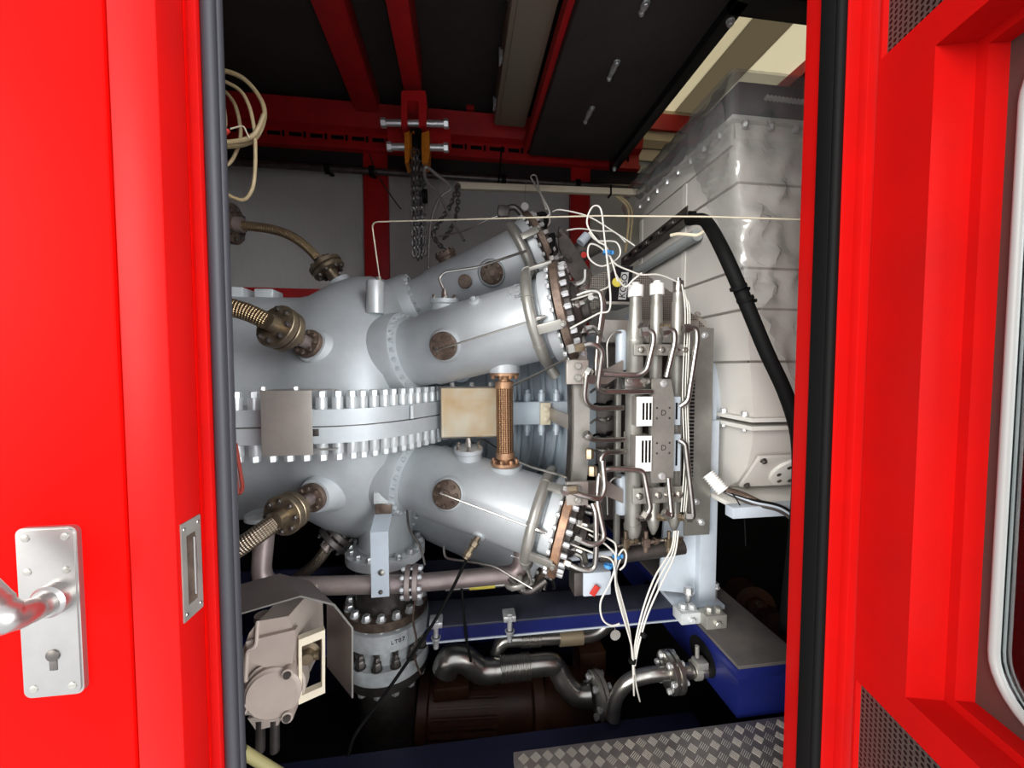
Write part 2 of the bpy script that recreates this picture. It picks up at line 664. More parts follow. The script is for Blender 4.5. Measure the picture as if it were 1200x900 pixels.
# acoustic hatch panel with its frame
t = thing('ceiling_panel', 'large black lined ceiling panel with three toggle latches and a dark frame', 'panel', (.73, 1.7, 2.9))
MB().bb(.455, 1.03, .82, 2.56, 2.89, 2.96, .006).build('panel_board', 'ceil', t)
b = MB()
b.bb(1.02, 1.075, 1.36, 2.60, 2.85, 2.93, .004)
b.bb(1.02, 2.3, 1.33, 1.42, 2.85, 2.93, .004)
b.build('panel_frame', 'black_gloss', t)
for (a, c) in (((757, 3), (752, 14)), ((723, 72), (714, 91)), ((694, 126), (686, 142))):
    p, q = ptZ(*a, 2.885), ptZ(*c, 2.885)
    m = MB()
    m.tube([p, p.lerp(q, .4), q], [.010, .016, .008], 10)
    m.hexbolt(p, V((0, 0, -1)), .012, .016)
    m.hexbolt(q, V((0, 0, -1)), .010, .014)
    m.build('latch', 'bolt', t)
for (px, py) in ((856, 24), (720, 197)):
    p = ptZ(px, py, 2.85)
    MB().hexbolt(p, V((0, 0, -1)), .013, .02).build('frame_bolt', 'bolt', t)
tag(MB().box(ptZ(551, 128, 3.185), (.05, .04, .03), None, .003).build('ceiling_bracket', 'red_int'), 'tiny red block fixed to the dark ceiling right of the hoist', 'bracket')
# dark pipe along the back wall
b = MB()
P = [pt(300, 192, 2.57), pt(617, 206, 2.57), pt(735, 213, 2.57)]
d = (P[1] - P[0]).normalized()
P = [V((-2.4, 2.57, P[0].z)), V((1.4, 2.57, P[0].z))]
b.tube(P, .021, 12)
t = thing('wall_pipe', 'long dark pipe with clamps along the back wall under the slotted rail', 'pipe', P[0])
b.build('pipe', 'steel_dark', t)
for px in (384, 436, 590, 677):
    c = pt(px, 195, 2.57)
    c.z = P[0].z
    MB().tubewall(c - V((.015, 0, 0)), V((1, 0, 0)), .02, .033, .03, 14).bb(c.x - .012, c.x + .012, 2.57, YB - .04, c.z - .006, c.z + .006).build('clamp', 'black', t)
tag(MB().tube([pt(588, 172, 2.45), pt(585, 208, 2.45), pt(584, 214, 2.52)], .006, 6).build('hanger_rod', 'black'), 'thin black rod hanging from the back red rail', 'rod')

# ------------------------------------------------------------------ left door and jamb
YD = .62
dz0, dz1 = .38, 2.55
b = MB()
b.bb(-1.33, -.484, YD, YD + .06, dz0, dz1, .004)
door = struct(b.build('door_1', 'red'))
plate = [pt(30, 617, YD), pt(88, 615, YD), pt(98, 808, YD), pt(43, 814, YD)]
cx = sum(p.x for p in plate) / 4
w2 = .0375
zt, zb = plate[0].z, plate[2].z
b = MB()


def rrect(cx, cz, hx, hz, r, y, n=5):
    out = []
    for (sx, sz, a0) in ((1, 1, 0), (-1, 1, 90), (-1, -1, 180), (1, -1, 270)):
        for k in range(n + 1):
            a = math.radians(a0 + 90 * k / n)
            out.append(V((cx + sx * (hx - r) + r * math.cos(a), y, cz + sz * (hz - r) + r * math.sin(a))))
    return out


cz = (zt + zb) / 2
b.prism(rrect(cx, cz, w2, (zt - zb) / 2, .010, YD), V((0, -.007, 0)))
ring2 = rrect(cx, cz, w2 - .003, (zt - zb) / 2 - .003, .009, YD - .007)
b.prism(ring2, V((0, -.0015, 0)))
hp = lab(b.build('handle_plate', 'handle', door), 'long satin aluminium handle plate with six screws')
for sx, z in ((-1, zt - .014), (1, zt - .014), (-1, zt - .062), (1, zt - .062), (-1, zb + .014), (1, zb + .014)):
    c = V((cx + sx * .024, YD - .0085, z))
    m = MB().lathe([(0, .0052), (.0008, .0052), (.0012, .004)], c, V((0, -1, 0)), 12)
    m.box(c + V((0, -.0012, 0)), (.006, .0006, .0008))
    m.build('screw', 'steel_dull', hp)
kz = pt(65, 768, YD).z
MB().lathe([(0, .0085), (.002, .0085), (.003, .007)], V((cx + .002, YD - .008, kz + .006)), V((0, -1, 0)), 18).bb(cx - .003, cx + .007, YD - .0095, YD - .008, kz - .016, kz + .002, .001).build('keyhole', 'steel_dark', hp)
hb = pt(66, 700, YD - .008)
b = MB()
b.lathe([(0, .0225), (.012, .0225), (.016, .019)], hb, V((0, -1, 0)), 28)
elbow = pt(14, 724, YD - .075)
b.tube(cr([hb + V((0, -.005, 0)), hb + V((0, -.03, 0)), hb.lerp(elbow, .75) + V((.004, 0, 0)), elbow, elbow + V((-.016, -.003, .014)), elbow + V((-.04, -.004, .045)), elbow + V((-.085, -.004, .085))], 6),
       [.0155] * 6 + [.0155] * 6 + [.016] * 6 + [.019] * 6 + [.021] * 6 + [.020] * 6 + [.016], 16)
lab(b.build('lever_handle', 'handle', door), 'polished lever handle')
# jamb strip
b = MB()
b.bb(-.481, -.419, YD + .001, .69, dz0, dz1, .003)
b.bb(-.44, -.4075, .688, .72, dz0, dz1, .002)
jamb = struct(b.build('trim_12', 'red_worn'))
MB().bb(-.4185, -.4165, .676, .680, dz0, dz1).build('trim_13', 'red', None)['kind'] = 'structure'
# rubber seal on both sides of the doorway
b = MB()
b.tube([V((-.398, .702, dz0)), V((-.398, .702, dz1))], .0105, 12)
b.bb(-.41, -.392, .704, .735, dz0, dz1, .003)
b.tube([V((-.397, .722, dz0)), V((-.397, .722, dz1))], .009, 12)
struct(b.build('trim_14', 'seal'))
# flush pull on the jamb return
sp = thing('strike_plate', 'recessed grey steel pull plate set in the left red door jamb', 'latch plate', (-.4185, .65, 1.2))
q0, q1 = ptX(216, 613, -.4185), ptX(238, 722, -.4185)
z1, z0 = ptX(216, 612, -.4185).z, ptX(238, 700, -.4185).z
z0 = ptX(220, 726, -.4185).z
y0, y1 = .629, .672
b = MB()
fr = .010
b.bb(-.4185, -.4165, y0, y1, z1 - fr * 2.2, z1)
b.bb(-.4185, -.4165, y0, y1, z0, z0 + fr * 2.2)
b.bb(-.4185, -.4165, y0, y0 + fr, z0 + fr * 2.2, z1 - fr * 2.2)
b.bb(-.4185, -.4165, y1 - fr, y1, z0 + fr * 2.2, z1 - fr * 2.2)
b.build('plate', 'steel_dull', sp)
MB().bb(-.4187, -.4183, y0 + fr, y1 - fr, z0 + fr * 2.2, z1 - fr * 2.2).build('recess', 'rust', sp)
MB().tube([V((-.4175, y1 - fr - .004, z0 + .03)), V((-.4175, y1 - fr - .004, z1 - .03))], .0022, 8).build('grip', 'handle', sp)
for y in (y0 + .006, y1 - .006):
    for z in (z0 + .010, z1 - .010):
        MB().lathe([(0, .003), (.0012, .0022)], V((-.4166, y, z)), V((1, 0, 0)), 10).build('screw', 'steel', sp)

# ------------------------------------------------------------------ right jamb and open right leaf with window
b = MB()
b.bb(.768, .83, .70, .80, dz0, dz1, .003)
b.bb(.795, .83, .682, .702, dz0, dz1, .002)
struct(b.build('trim_15', 'red_worn'))
b = MB()
b.tube([V((.763, .712, dz0)), V((.763, .712, dz1))], .010, 12)
b.bb(.753, .768, .715, .75, dz0, dz1, .003)
struct(b.build('trim_16', 'black'))
H = V((.815, .68, 0))
UD = V((-.242, -.970, 0)).normalized()
ND = V((.970, -.242, 0)).normalized()


def leaf(u, w, z):
    return H + UD * u + ND * w + V((0, 0, z))


def leafhit(px, py, w):
    d = ray(px, py)
    t = (w + (H - CAM).dot(ND) + 0) / d.dot(ND) if False else ((H + ND * w - V((CAM.x, CAM.y, 0))).dot(ND)) / d.dot(ND)
    P = CAM + d * t
    return (P - H).dot(UD), P.z


def leafw(px, py, u):
    d = ray(px, py)
    t = (H + UD * u - V((CAM.x, CAM.y, 0))).dot(UD) / d.dot(UD)
    P = CAM + d * t
    return (P - H).dot(ND)


u1, _ = leafhit(1078, 450, 0)
w1 = leafw(1125, 450, u1)
u2, _ = leafhit(1138, 450, w1)
w2_ = leafw(1163, 450, u2)
zT = leafhit(1098, 52, 0)[1]
zB = leafhit(1062, 818, 0)[1]
zPT = leafhit(1035, 67, 0)[1]
zPB = leafhit(1007, 800, 0)[1]
WU = .52


def lbox(b, ua, ub, wa, wb, za, zb):
    b.prism([leaf(ua, wa, za), leaf(ub, wa, za), leaf(ub, wb, za), leaf(ua, wb, za)], V((0, 0, zb - za)))


print('LEAF', u1, w1, u2, w2_, zT, zB, zPT, zPB)
WT = w2_ + .03
b = MB()
lbox(b, 0, u1, 0, WT, zPB, zPT)
lbox(b, u1, WU, 0, WT, zT, zPT)
lbox(b, u1, WU, 0, WT, zPB, zB)
lbox(b, WU - .08, WU, 0, WT, zB, zT)
g = .016
# inner step frame
lbox(b, u1, u2, w1, WT, zB, zT)
lbox(b, u2, WU - .08, w1, WT, zT - g, zT)
lbox(b, u2, WU - .08, w1, WT, zB, zB + g)
# edges around perforated panels
for za, zb_ in ((dz0, zPB), (zPT, dz1)):
    lbox(b, 0, .006, 0, WT, za, zb_)
    lbox(b, WU - .08, WU, 0, WT, za, zb_)
    lbox(b, .006, WU, .03, WT, za, zb_)
door2 = struct(b.build('door_2', 'red_worn', smooth=0))
for za, zb_ in ((dz0, zPB), (zPT, dz1)):
    b = MB()
    lbox(b, .006, WU - .08, .010, .013, za, zb_)
    lab(b.build('perforated_panel', 'perf_dark', door2), 'dark perforated sheet')
# window
win_u0, win_u1 = u2, WU - .08
gu0 = leafhit(1184, 450, w2_)[0]
gz0 = zB + g + (gu0 - u2) * 1.0
gz1 = zT - g - (gu0 - u2) * 1.0
rc = .085


def rr_leaf(ua, ub, za, zb_, r, w, n=8):
    out = []
    for (su, sz, a0) in ((1, 1, 0), (0, 1, 90), (0, 0, 180), (1, 0, 270)):
        for k in range(n + 1):
            a = math.radians(a0 + 90 * k / n)
            uu = (ub - r if su else ua + r) + r * math.cos(a)
            zz = (zb_ - r if sz else za + r) + r * math.sin(a)
            out.append(leaf(uu, w, zz))
    return out


inner = rr_leaf(gu0, win_u1 - (gu0 - u2), gz0, gz1, rc, w2_)
outer = rr_leaf(u2, win_u1, zB + g, zT - g, .001, w2_)
b = MB()
ro = [b.bm.verts.new(p) for p in outer]
ri = [b.bm.verts.new(p) for p in inner]
ro2 = [b.bm.verts.new(p + ND * .02) for p in outer]
ri2 = [b.bm.verts.new(p + ND * .02) for p in inner]
for A, B in ((ro, ri), (ro2, ri2), (ri, ri2), (ro, ro2)):
    for i in range(len(A)):
        j = (i + 1) % len(A)
        b.quad([A[i], A[j], B[j], B[i]])
win = struct(b.build('window_1', mat('dark window surround', (.075, .030, .026), .5, col2=(.05, .035, .03), nscale=6)))
b = MB()
b.tube(rr_leaf(gu0, win_u1 - (gu0 - u2), gz0, gz1, rc, w2_ - .002), .007, 10, closed=True)
lab(b.build('gasket', mat('grey window gasket', (.30, .30, .29), .45), win), 'grey rubber gasket')
b = MB()
b.prism(rr_leaf(gu0 + .001, win_u1 - (gu0 - u2) - .001, gz0 + .001, gz1 - .001, rc, w2_ + .004), ND * .004)
b.build('glass_pane', 'glass', win, smooth=0)
# checker plate tread at the threshold
deckZ = .43
t = thing('deck_plate', 'grey checker plate tread inside the doorway at the lower right', 'floor plate', (.6, .93, deckZ))
MB().bb(.14, 1.6, .81, 1.018, deckZ - .03, deckZ, .001).build('plate', mat('worn aluminium tread', (.30, .27, .25), .42, .7, noise=.3, nscale=10, rnoise=.1), t)
MB().bb(.15, 1.6, .985, 1.0, -.2, deckZ - .03).build('deck_support', 'blue_shade', t)
b = MB()
for i in range(34):
    for j in range(6):
        x, y = .165 + i * .034, .826 + j * .034
        ang = .62 if (i + j) % 2 else -.95
        R = Matrix.Rotation(ang, 3, 'Z')
        for k in range(-2, 3):
            b.box(V((x, y, deckZ + .0004)) + R @ V((0, k * .0047, 0)), (.021, .0016, .0012), R)
o = b.build('tread_pattern', mat('polished tread bars', (.70, .66, .58), .28, .6), t, smooth=0)

# ================================================================== GAS TURBINE
AY, AZ = 1.90, 1.32
XD = V((1, 0, 0))


def ax(x):
    return V((x, AY, AZ))


turb = thing('gas_turbine', 'large silver industrial gas turbine with outward tilted cylindrical combustor cans filling the doorway', 'gas turbine', (-.2, AY, .7))
b = MB()
prof = [(-2.4, .40), (-2.3, .485), (-1.30, .49), (-.78, .491), (-.69, .493), (-.64, .503), (-.59, .530), (-.53, .562), (-.46, .586), (-.39, .592), (-.33, .578), (-.265, .55), (-.225, .47), (-.125, .29), (-.08, .27)]
b.lathe([(t + 2.4, r) for t, r in prof], ax(-2.4), XD, 96)
casing = b.build('casing', 'alu', turb, smooth=50)
b = MB()
pr = [(-.14, .30), (-.13, .335), (.10, .335), (.11, .345), (.12, .335)]
for px in (.19, .24, .29, .34, .39):
    pr += [(px - .012, .335), (px - .006, .352), (px + .006, .352), (px + .012, .335)]
pr += [(.42, .335), (.425, .40), (.455, .40), (.46, .34), (.62, .36), (.98, .46)]
b.lathe([(t + .14, r) for t, r in pr], ax(-.14), XD, 72)
b.build('turbine_section', 'blue_grey', turb, smooth=30)
# pipe boss stubs on the mid section
for z in (-1, 1):
    for yy in (1.60,):
        MB().cyl(V((.0, 1.62, AZ + z * .16)), V((.0, 1.53, AZ + z * .17)), .05, 18).build('casing_boss', 'blue_grey', turb)

# split line flanges
edge = [V((-2.3, 1.225, 0)), V((-.42, 1.225, 0)), V((-.36, 1.232, 0)), V((-.30, 1.252, 0)), V((-.23, 1.30, 0)), V((-.16, 1.37, 0)), V((-.08, 1.475, 0)), V((-.05, 1.52, 0)), V((-.03, 1.54, 0))]
inner_e = [V((-.03, 1.9, 0)), V((-2.3, 1.9, 0))]
for nm, za, zb in (('upper_flange', AZ + .002, AZ + .052), ('lower_flange', AZ - .052, AZ - .002)):
    b = MB()
    b.prism([V((p.x, p.y, za)) for p in edge + inner_e], V((0, 0, zb - za)))
    b.build(nm, 'alu_grey' if 0 else 'alu', turb, smooth=25)
b = MB()
b.prism([V((p.x - .004, p.y + .005, AZ - .0025)) for p in edge + inner_e[:1]] + [V((-2.3, 1.9, AZ - .0025))], V((0, 0, .005)))
b.build('joint_line', 'steel_dark', turb, smooth=0)
# narrow flange on the turbine section
MB().bb(.05, .42, 1.475, 1.7, AZ - .045, AZ + .045, .004).build('turbine_flange', 'blue_grey', turb)
MB().bb(.09, .118, 1.470, 1.472, AZ - .015, AZ + .02).build('flange_mark', 'white_paint', turb)
# flange studs along the edge (one modelled, the rest copies)
dense = [edge[0]]
for a, c in zip(edge[:-1], edge[1:]):
    n = max(1, int((c - a).length / .004))
    dense += [a.lerp(c, (k + 1) / n) for k in range(n)]
L = [0]
for a, c in zip(dense[:-1], dense[1:]):
    L.append(L[-1] + (c - a).length)


def stud(p, s, parent):
    b = MB()
    b.lathe([(0, .0168), (.035, .0168), (.0365, .016)], p, V((0, 0, s)), 18)
    b.lathe([(.0365, .0145), (.054, .0145), (.056, .0125)], p, V((0, 0, s)), 6)
    return b.build('stud_bolt', 'bolt' if 0 else 'alu', parent)


M['alu_bright'] = mat('bright silver paint', (.62, .645, .65), .36, .4, noise=.12, nscale=20)
want = []
i = 0
total = L[-1]
s = total - .025
while s > 0 and dense[min(range(len(L)), key=lambda k: abs(L[k] - s))].x > -1.02:
    k = min(range(len(L)), key=lambda k: abs(L[k] - s))
    tdir = (dense[min(k + 1, len(dense) - 1)] - dense[max(k - 1, 0)]).normalized()
    nrm = V((-tdir.y, tdir.x, 0))
    want.append(dense[k] + nrm * .024)
    s -= .037 if dense[k].x > -.30 else .0475
base_up = None
for w in want:
    if -.735 < w.x < -.56 and False:
        continue
    pu, pl = V((w.x, w.y, AZ + .052)), V((w.x, w.y, AZ - .052))
    if base_up is None:
        base_up = stud(pu, 1, turb)
        base_lo = stud(pl, -1, turb)
        for o in (base_up, base_lo):
            o.data.materials[0] = M['alu_bright']
        pu0, pl0 = pu, pl
    else:
        dup(base_up, pu - pu0, turb)
        dup(base_lo, pl - pl0, turb)
for x in (.14, .20, .26, .32, .38):
    for sgn in (1, -1):
        p = V((x, 1.505, AZ + sgn * .045))
        m = MB().lathe([(0, .015), (.032, .015), (.033, .011), (.046, .011)], p, V((0, 0, sgn)), 14)
        m.build('flange_bolt', 'blue_grey', turb)
MB().bb(-.447, -.425, 1.2215, 1.226, AZ - .028, AZ - .006, .001).lathe([(0, .004), (.001, .004)], V((-.436, 1.222, AZ - .017)), V((0, -1, 0)), 10).build('jacking_plug', 'steel_dark', turb)
MB().bb(-.17, -.16, 1.345, 1.362, AZ + .004, AZ + .049).build('weld_bead', 'alu_bright', turb)

# ------------------------------------------------------------------ combustor cans
TILT = math.radians(26.5)
RB, XBASE = .45, -.195
cans = {}


class Can:
    pass


def can(phi, detail=True):
    k = Can()
    k.phi = math.radians(phi)
    er = V((0, -math.cos(k.phi), math.sin(k.phi)))
    k.D = (XD * math.cos(TILT) + er * math.sin(TILT)).normalized()
    k.B = V((XBASE, AY, AZ)) + er * RB
    mid = k.B + k.D * .3
    v = CAM - mid
    k.N = (v - k.D * v.dot(k.D)).normalized()          # side of the can that looks out of the doorway
    k.S = k.D.cross(k.N).normalized()
    if k.S.z < 0:
        k.S = -k.S                                     # sideways, upwards
    R = .137
    k.R = R
    b = MB()
    b.lathe([(-.08, .128), (.02, .128), (.095, .129), (.108, .1365), (.55, R), (.555, .152), (.562, .156), (.59, .156), (.595, .150)], k.B, k.D, 56, u=k.N)
    body = b.build('combustor_can', 'alu', turb, smooth=35)
    k.body = body
    b = MB()
    b.lathe([(-.06, .170), (-.012, .167), (.006, .165), (.018, .162), (.022, .148), (.03, .132)], k.B, k.D, 56, u=k.N)
    for i in range(28):
        a = 2 * PI * i / 28
        p = k.B + k.D * .012 + (k.N * math.cos(a) + k.S * math.sin(a)) * .149
        b.hexbolt(p, k.D, .0085, .022)
    b.build('base_flange', 'alu', body, smooth=35)
    b = MB()
    b.lathe([(.595, .12), (.603, .175), (.625, .175), (.63, .165)], k.B, k.D, 56, u=k.N)
    b.build('end_flange', 'copper_rust' if phi == -30 else 'rust', body)
    b = MB()
    b.lathe([(.628, .150), (.645, .145), (.65, .10), (.665, .09), (.67, .05), (.69, .045), (.695, .02)], k.B, k.D, 40, u=k.N)
    b.build('end_cover', 'steel_dark', body)
    b = MB()
    for i in range(26):
        a = 2 * PI * (i + .5) / 26
        p = k.B + k.D * .625 + (k.N * math.cos(a) + k.S * math.sin(a)) * .157
        b.hexbolt(p, k.D, .0095, .024)
        p = k.B + k.D * .597 + (k.N * math.cos(a) + k.S * math.sin(a)) * .164
        b.hexbolt(p, -k.D, .008, .012)
    b.build('end_bolt_ring', 'bolt', body)
    for i in range(6):
        b = MB()
        a = 2 * PI * (i + .2) / 6
        p = k.B + k.D * .648 + (k.N * math.cos(a) + k.S * math.sin(a)) * .085
        b.tube(fillet([p, p + k.D * .05, p + k.D * .06 + (k.N * math.cos(a) + k.S * math.sin(a)) * .04], .02), .009, 8)
        b.hexbolt(p, k.D, .014, .022)
        b.build('injector', 'steel', body)
    return k


def surf(k, px, py, r=None):
    """point on the can's own surface under a photograph pixel"""
    d = ray(px, py).normalized()
    r = r or k.R
    o = CAM - k.B
    dd = d - k.D * d.dot(k.D)
    oo = o - k.D * o.dot(k.D)
    A, Bq, Cq = dd.dot(dd), 2 * dd.dot(oo), oo.dot(oo) - r * r
    q = Bq * Bq - 4 * A * Cq
    t = (-Bq - math.sqrt(max(q, 0))) / (2 * A)
    P = CAM + d * t
    n = (P - k.B)
    n = (n - k.D * n.dot(k.D)).normalized()
    return P, n


def cover(k, px, py, r, m='rust', boss=True, name='cover_plate', nb=8):
    P, n = surf(k, px, py)
    if boss:
        b = MB()
        b.lathe([(-.04, r * 1.35), (-.002, r * 1.22), (.006, r * 1.08)], P, n, 32)
        b.build('cover_boss', 'alu', k.body)
    b = MB()
    b.lathe([(0, r), (.016, r), (.018, r * .95)], P, n, 32)
    b.lathe([(.018, r * .3), (.024, r * .28)], P, n, 16)
    u, v = frame_from(n)
    for i in range(nb):
        a = 2 * PI * i / nb
        b.hexbolt(P + n * .018 + (u * math.cos(a) + v * math.sin(a)) * r * .76, n, r * .13, .009)
    return b.build(name, m, k.body), P, n


A = can(30)
Bc = can(-30)
Cc = can(77)
Dc = can(-77)
# covers and rods on the two cans that face the doorway
_, P, n = cover(A, 521, 405, .047)
for k, a, c, nm in ((A, (514, 409), (637, 372), 'a'), (Bc, (522, 577), (637, 620), 'b')):
    p, nn = surf(k, *a)
    q, nq = surf(k, *c)
    b = MB()
    b.tube([p + nn * .034, p + nn * .040, q + nq * .03], .0032, 8)
    b.hexbolt(p + nn * .02, nn, .008, .016)
    d = (q - p).normalized()
    b.lathe([(-.03, .005), (-.02, .008), (.0, .008), (.004, .005), (.012, .005)], q + nq * .03, d, 8)
    b.build('probe_rod', 'steel', k.body)
_, P, n = cover(Bc, 525, 579, .049)
P, n = surf(A, 556, 353)
m = MB().lathe([(-.01, .022), (.006, .021), (.008, .018)], P, n, 24)
m.hexbolt(P + n * .006, n, .009, .012)
m.build('plug', 'alu', A.body)
# flanged bosses above can A and B with sampling tubes
for k, px, py, up in ((A, 503, 352, 1), (Bc, 552, 541, 1)):
    P, n = surf(k, px, py)
    n = (V((0, -.12, 1))).normalized()
    c = k.B + k.D * ((P - k.B).dot(k.D))
    P = V((c.x, c.y - .01, c.z + .105))
    b = MB()
    b.lathe([(0, .050), (.045, .047), (.05, .052), (.064, .052)], P, n, 28)
    b.build('sample_boss', 'alu', k.body)
    b = MB()
    u, v = frame_from(n)
    for i in range(6):
        a = 2 * PI * i / 6
        b.hexbolt(P + n * .064 + (u * math.cos(a) + v * math.sin(a)) * .042, n, .007, .014)
    b.lathe([(.064, .012), (.09, .010), (.10, .006)], P, n, 8)
    b.build('sample_fitting', 'steel', k.body)
    k.samp = P + n * .10
# vertical boss pair with the copper braided crossover
xt = pt(592, 490, 1.36).x
xa = pt(591, 430, 1.36).x
b = MB()
b.lathe([(0, .058), (.075, .053), (.125, .055), (.14, .055)], V((xa, 1.355, 1.62)), V((0, 0, -1)), 32)
b.build('crossover_boss', 'alu', A.body)
b = MB()
b.lathe([(0, .062), (.085, .056), (.095, .060), (.105, .060)], V((xt, 1.355, 1.045)), V((0, 0, 1)), 32)
b.build('crossover_boss', 'alu', Bc.body)
ct = thing('braided_tube', 'short upright copper braided metal tube joining the upper and lower combustor cans', 'braided tube', (xt, 1.36, 1.16))
MB().tube([V((xt + (xa - xt) * s, 1.36, 1.185 + .265 * s)) for s in [i / 10 for i in range(11)]], .0305, 24).build('braid', 'braid_c', ct)
for z0, z1, up in ((1.15, 1.187, 1), (1.436, 1.49, 0)):
    b = MB()
    b.lathe([(0, .033), (.022, .0335)], V((xt if up else xa, 1.36, z1 - .012 if up else z0 - .01)), V((0, 0, 1)), 24)
    b.build('ferrule', 'copper_rust', ct)
    zz = 1.151 if up else 1.470
    b = MB()
    b.lathe([(0, .052), (.010, .052)], V((xt if up else xa, 1.36, zz)), V((0, 0, 1)), 28)
    b.lathe([(.010 if up else -.026, .020), (.026 if up else 0, .020)], V((xt if up else xa, 1.36, zz)), V((0, 0, 1)), 16)
    for i in range(8):
        a = 2 * PI * (i + .5) / 8
        b.hexbolt(V(((xt if up else xa) + .043 * math.cos(a), 1.36 + .043 * math.sin(a), zz + (.010 if up else 0))), V((0, 0, 1 if up else -1)), .0065, .012)
    b.build('tube_flange', 'copper_rust', ct)
# lower disc flange under can A, bottom rod under can B
c = pt(551, 434, 1.46)
MB().lathe([(-.06, .038), (0, .040), (.002, .050), (.016, .050)], c + V((0, 0, .035)), V((-.12, -.1, -1)), 28).build('drain_boss', 'alu', A.body)
P, n = surf(Bc, 561, 628)
b = MB()
b.lathe([(-.01, .024), (.006, .022)], P, n, 24)
b.build('drain_ring', 'alu', Bc.body)
q = pt(545, 655, P.y - .03)
b = MB()
b.tube([P, q], .0105, 10)
b.hexbolt(P + (q - P) * .25, (q - P), .015, .02)
b.hexbolt(P + (q - P) * .7, (q - P), .014, .018)
b.build('drain_fitting', 'brass', Bc.body)
# cast marks
for k, px, py, lines in ((A, 607, 340, ('KAGT', 'NCT')), (Bc, 611, 655, ('CITH', 'NUR'))):
    for j, tx in enumerate(lines):
        P, n = surf(k, px - j * 9, py + (2 if k is A else -3) * j)
        t1 = k.D.cross(n).normalized()
        if t1.z < 0:
            t1 = -t1
        s = 1
        text_mesh('cast_mark', tx, .030 - .006 * j, P + n * .0005, t1, -k.D if (t1.cross(-k.D)).dot(n) > 0 else k.D, 'alu_bright', k.body, .0012)
# fuel hoop pipes hugging the cans
for k, a0, a1, nm in ((A, -62, 128, 0), (Bc, -100, 78, 1), (Cc, -75, 60, 2)):
    path = []
    for i in range(33):
        a = math.radians(a0 + (a1 - a0) * i / 32)
        path.append(k.B + k.D * .525 + (k.N * math.cos(a) + k.S * math.sin(a)) * .163)
    if k is A:
        path = [path[0] + V((.03, .02, -.04))] + path
        path[-1] = path[-1]
    b = MB()
    b.tube(path, .0185 if k is not Cc else .021, 14)
    for i in (7, 16, 25):
        t = (path[i + 1] - path[i]).normalized()
        b.lathe([(-.004, .0205), (.004, .0205)], path[i], t, 14)
    b.build('fuel_hoop', 'steel_dull', k.body)
    # clamps to the end flange
    for i in (10, 24):
        b = MB()
        p = path[i]
        nn = (p - k.B)
        nn = (nn - k.D * nn.dot(k.D)).normalized()
        R = Matrix((k.D, nn, k.D.cross(nn))).transposed()
        b.box(p + k.D * .05 + nn * .012, (.075, .012, .03), R, .002)
        b.hexbolt(p + k.D * .09 + nn * .018, nn, .008, .012)
        b.build('hoop_clamp', 'steel_dull', k.body)
# top can details
P, n = surf(Cc, 575, 320)
cover(Cc, 576, 320, .048, 'rust')
c = pt(523, 300, 1.76)
m = MB().lathe([(-.03, .04), (0, .042), (.002, .046), (.018, .046)], c, V((-.45, -.25, .9)), 28)
for i in range(8):
    a = 2 * PI * i / 8
    u, v = frame_from(V((-.45, -.25, .9)))
    m.hexbolt(c + V((-.45, -.25, .9)).normalized() * .018 + (u * math.cos(a) + v * math.sin(a)) * .035, V((-.45, -.25, .9)), .007, .01)
m.build('cover_plate', 'rust', Cc.body)
P = pt(500, 228, 1.7)
b = MB()
pp = [pt(492, 228 + 98, 1.72), pt(513, 352, 1.55)]
m = MB()
q0 = pt(590, 248, 1.70)
m.tube(cr([q0 + V((-.01, 0, -.03)), q0, q0 + V((.05, 0, .02)), q0 + V((.10, -.02, -.05)), q0 + V((.12, -.03, -.12))], 6), .013, 10)
m.box(q0, (.05, .03, .05), None, .006)
m.build('sensor_elbow', 'steel_dark', Cc.body)
# back pipe bosses of can C on its side, seen between A and C
P, n = surf(Cc, 545, 330)
MB().lathe([(-.02, .03), (.02, .028)], P, n, 20).build('side_boss', 'rust', Cc.body)

# top boss of casing and the compressor details
p = pt(438, 350, 1.45)
MB().lathe([(0, .031), (.113, .031), (.118, .028)], V((p.x, 1.47, 1.695)), V((.01, .02, 1)), 24).build('casing_boss', 'alu_bright', turb)
p = pt(444, 334, 1.62)
MB().lathe([(-.03, .02), (.012, .019)], p, V((0, -.3, 1)), 16).hexbolt(p + V((0, -.004, .012)), V((0, -.3, 1)), .012, .02).build('probe_seat', 'steel_dull', turb)
for (px, py, w, h) in ((281, 352, .10, .05), (318, 350, .08, .04), (384, 351, .06, .03)):
    c = pt(px, py, 1.88)
    MB().box((c.x, 1.86, AZ + .50), (w, .10, h), None, .008).build('lifting_lug', 'alu', turb)
b = MB()
c = pt(272, 352, 1.8)
b.cyl(V((-1.16, 1.78, AZ + .51)), V((-1.02, 1.78, AZ + .51)), .042, 20)
b.hexbolt(V((-1.02, 1.78, AZ + .51)), V((1, 0, 0)), .02, .02)
b.build('lifting_lug', 'alu', turb)
# left lower manifold blocks beside the studs
MB().bb(-.985, -.855, 1.19, 1.24, AZ + .0, AZ + .05, .005).build('flange_block', 'alu', turb)
# exhaust nozzle pipe under the casing
NX, NY = -.31, 1.62
b = MB()
b.lathe([(0, .17), (.10, .135), (.18, .108), (.27, .104), (.275, .110), (.285, .110), (.29, .104), (.325, .104)], V((NX, NY, 1.05)), V((0, 0, -1)), 48)
b.build('outlet_neck', 'alu', turb)
b = MB()
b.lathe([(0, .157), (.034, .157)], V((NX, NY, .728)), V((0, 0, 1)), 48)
b.build('outlet_flange', 'lit_flange', turb)
for i in range(16):
    a = 2 * PI * (i + .3) / 16
    MB().hexbolt(V((NX + .138 * math.cos(a), NY + .138 * math.sin(a), .762)), V((0, 0, 1)), .013, .02).build('outlet_bolt', 'bolt', turb)
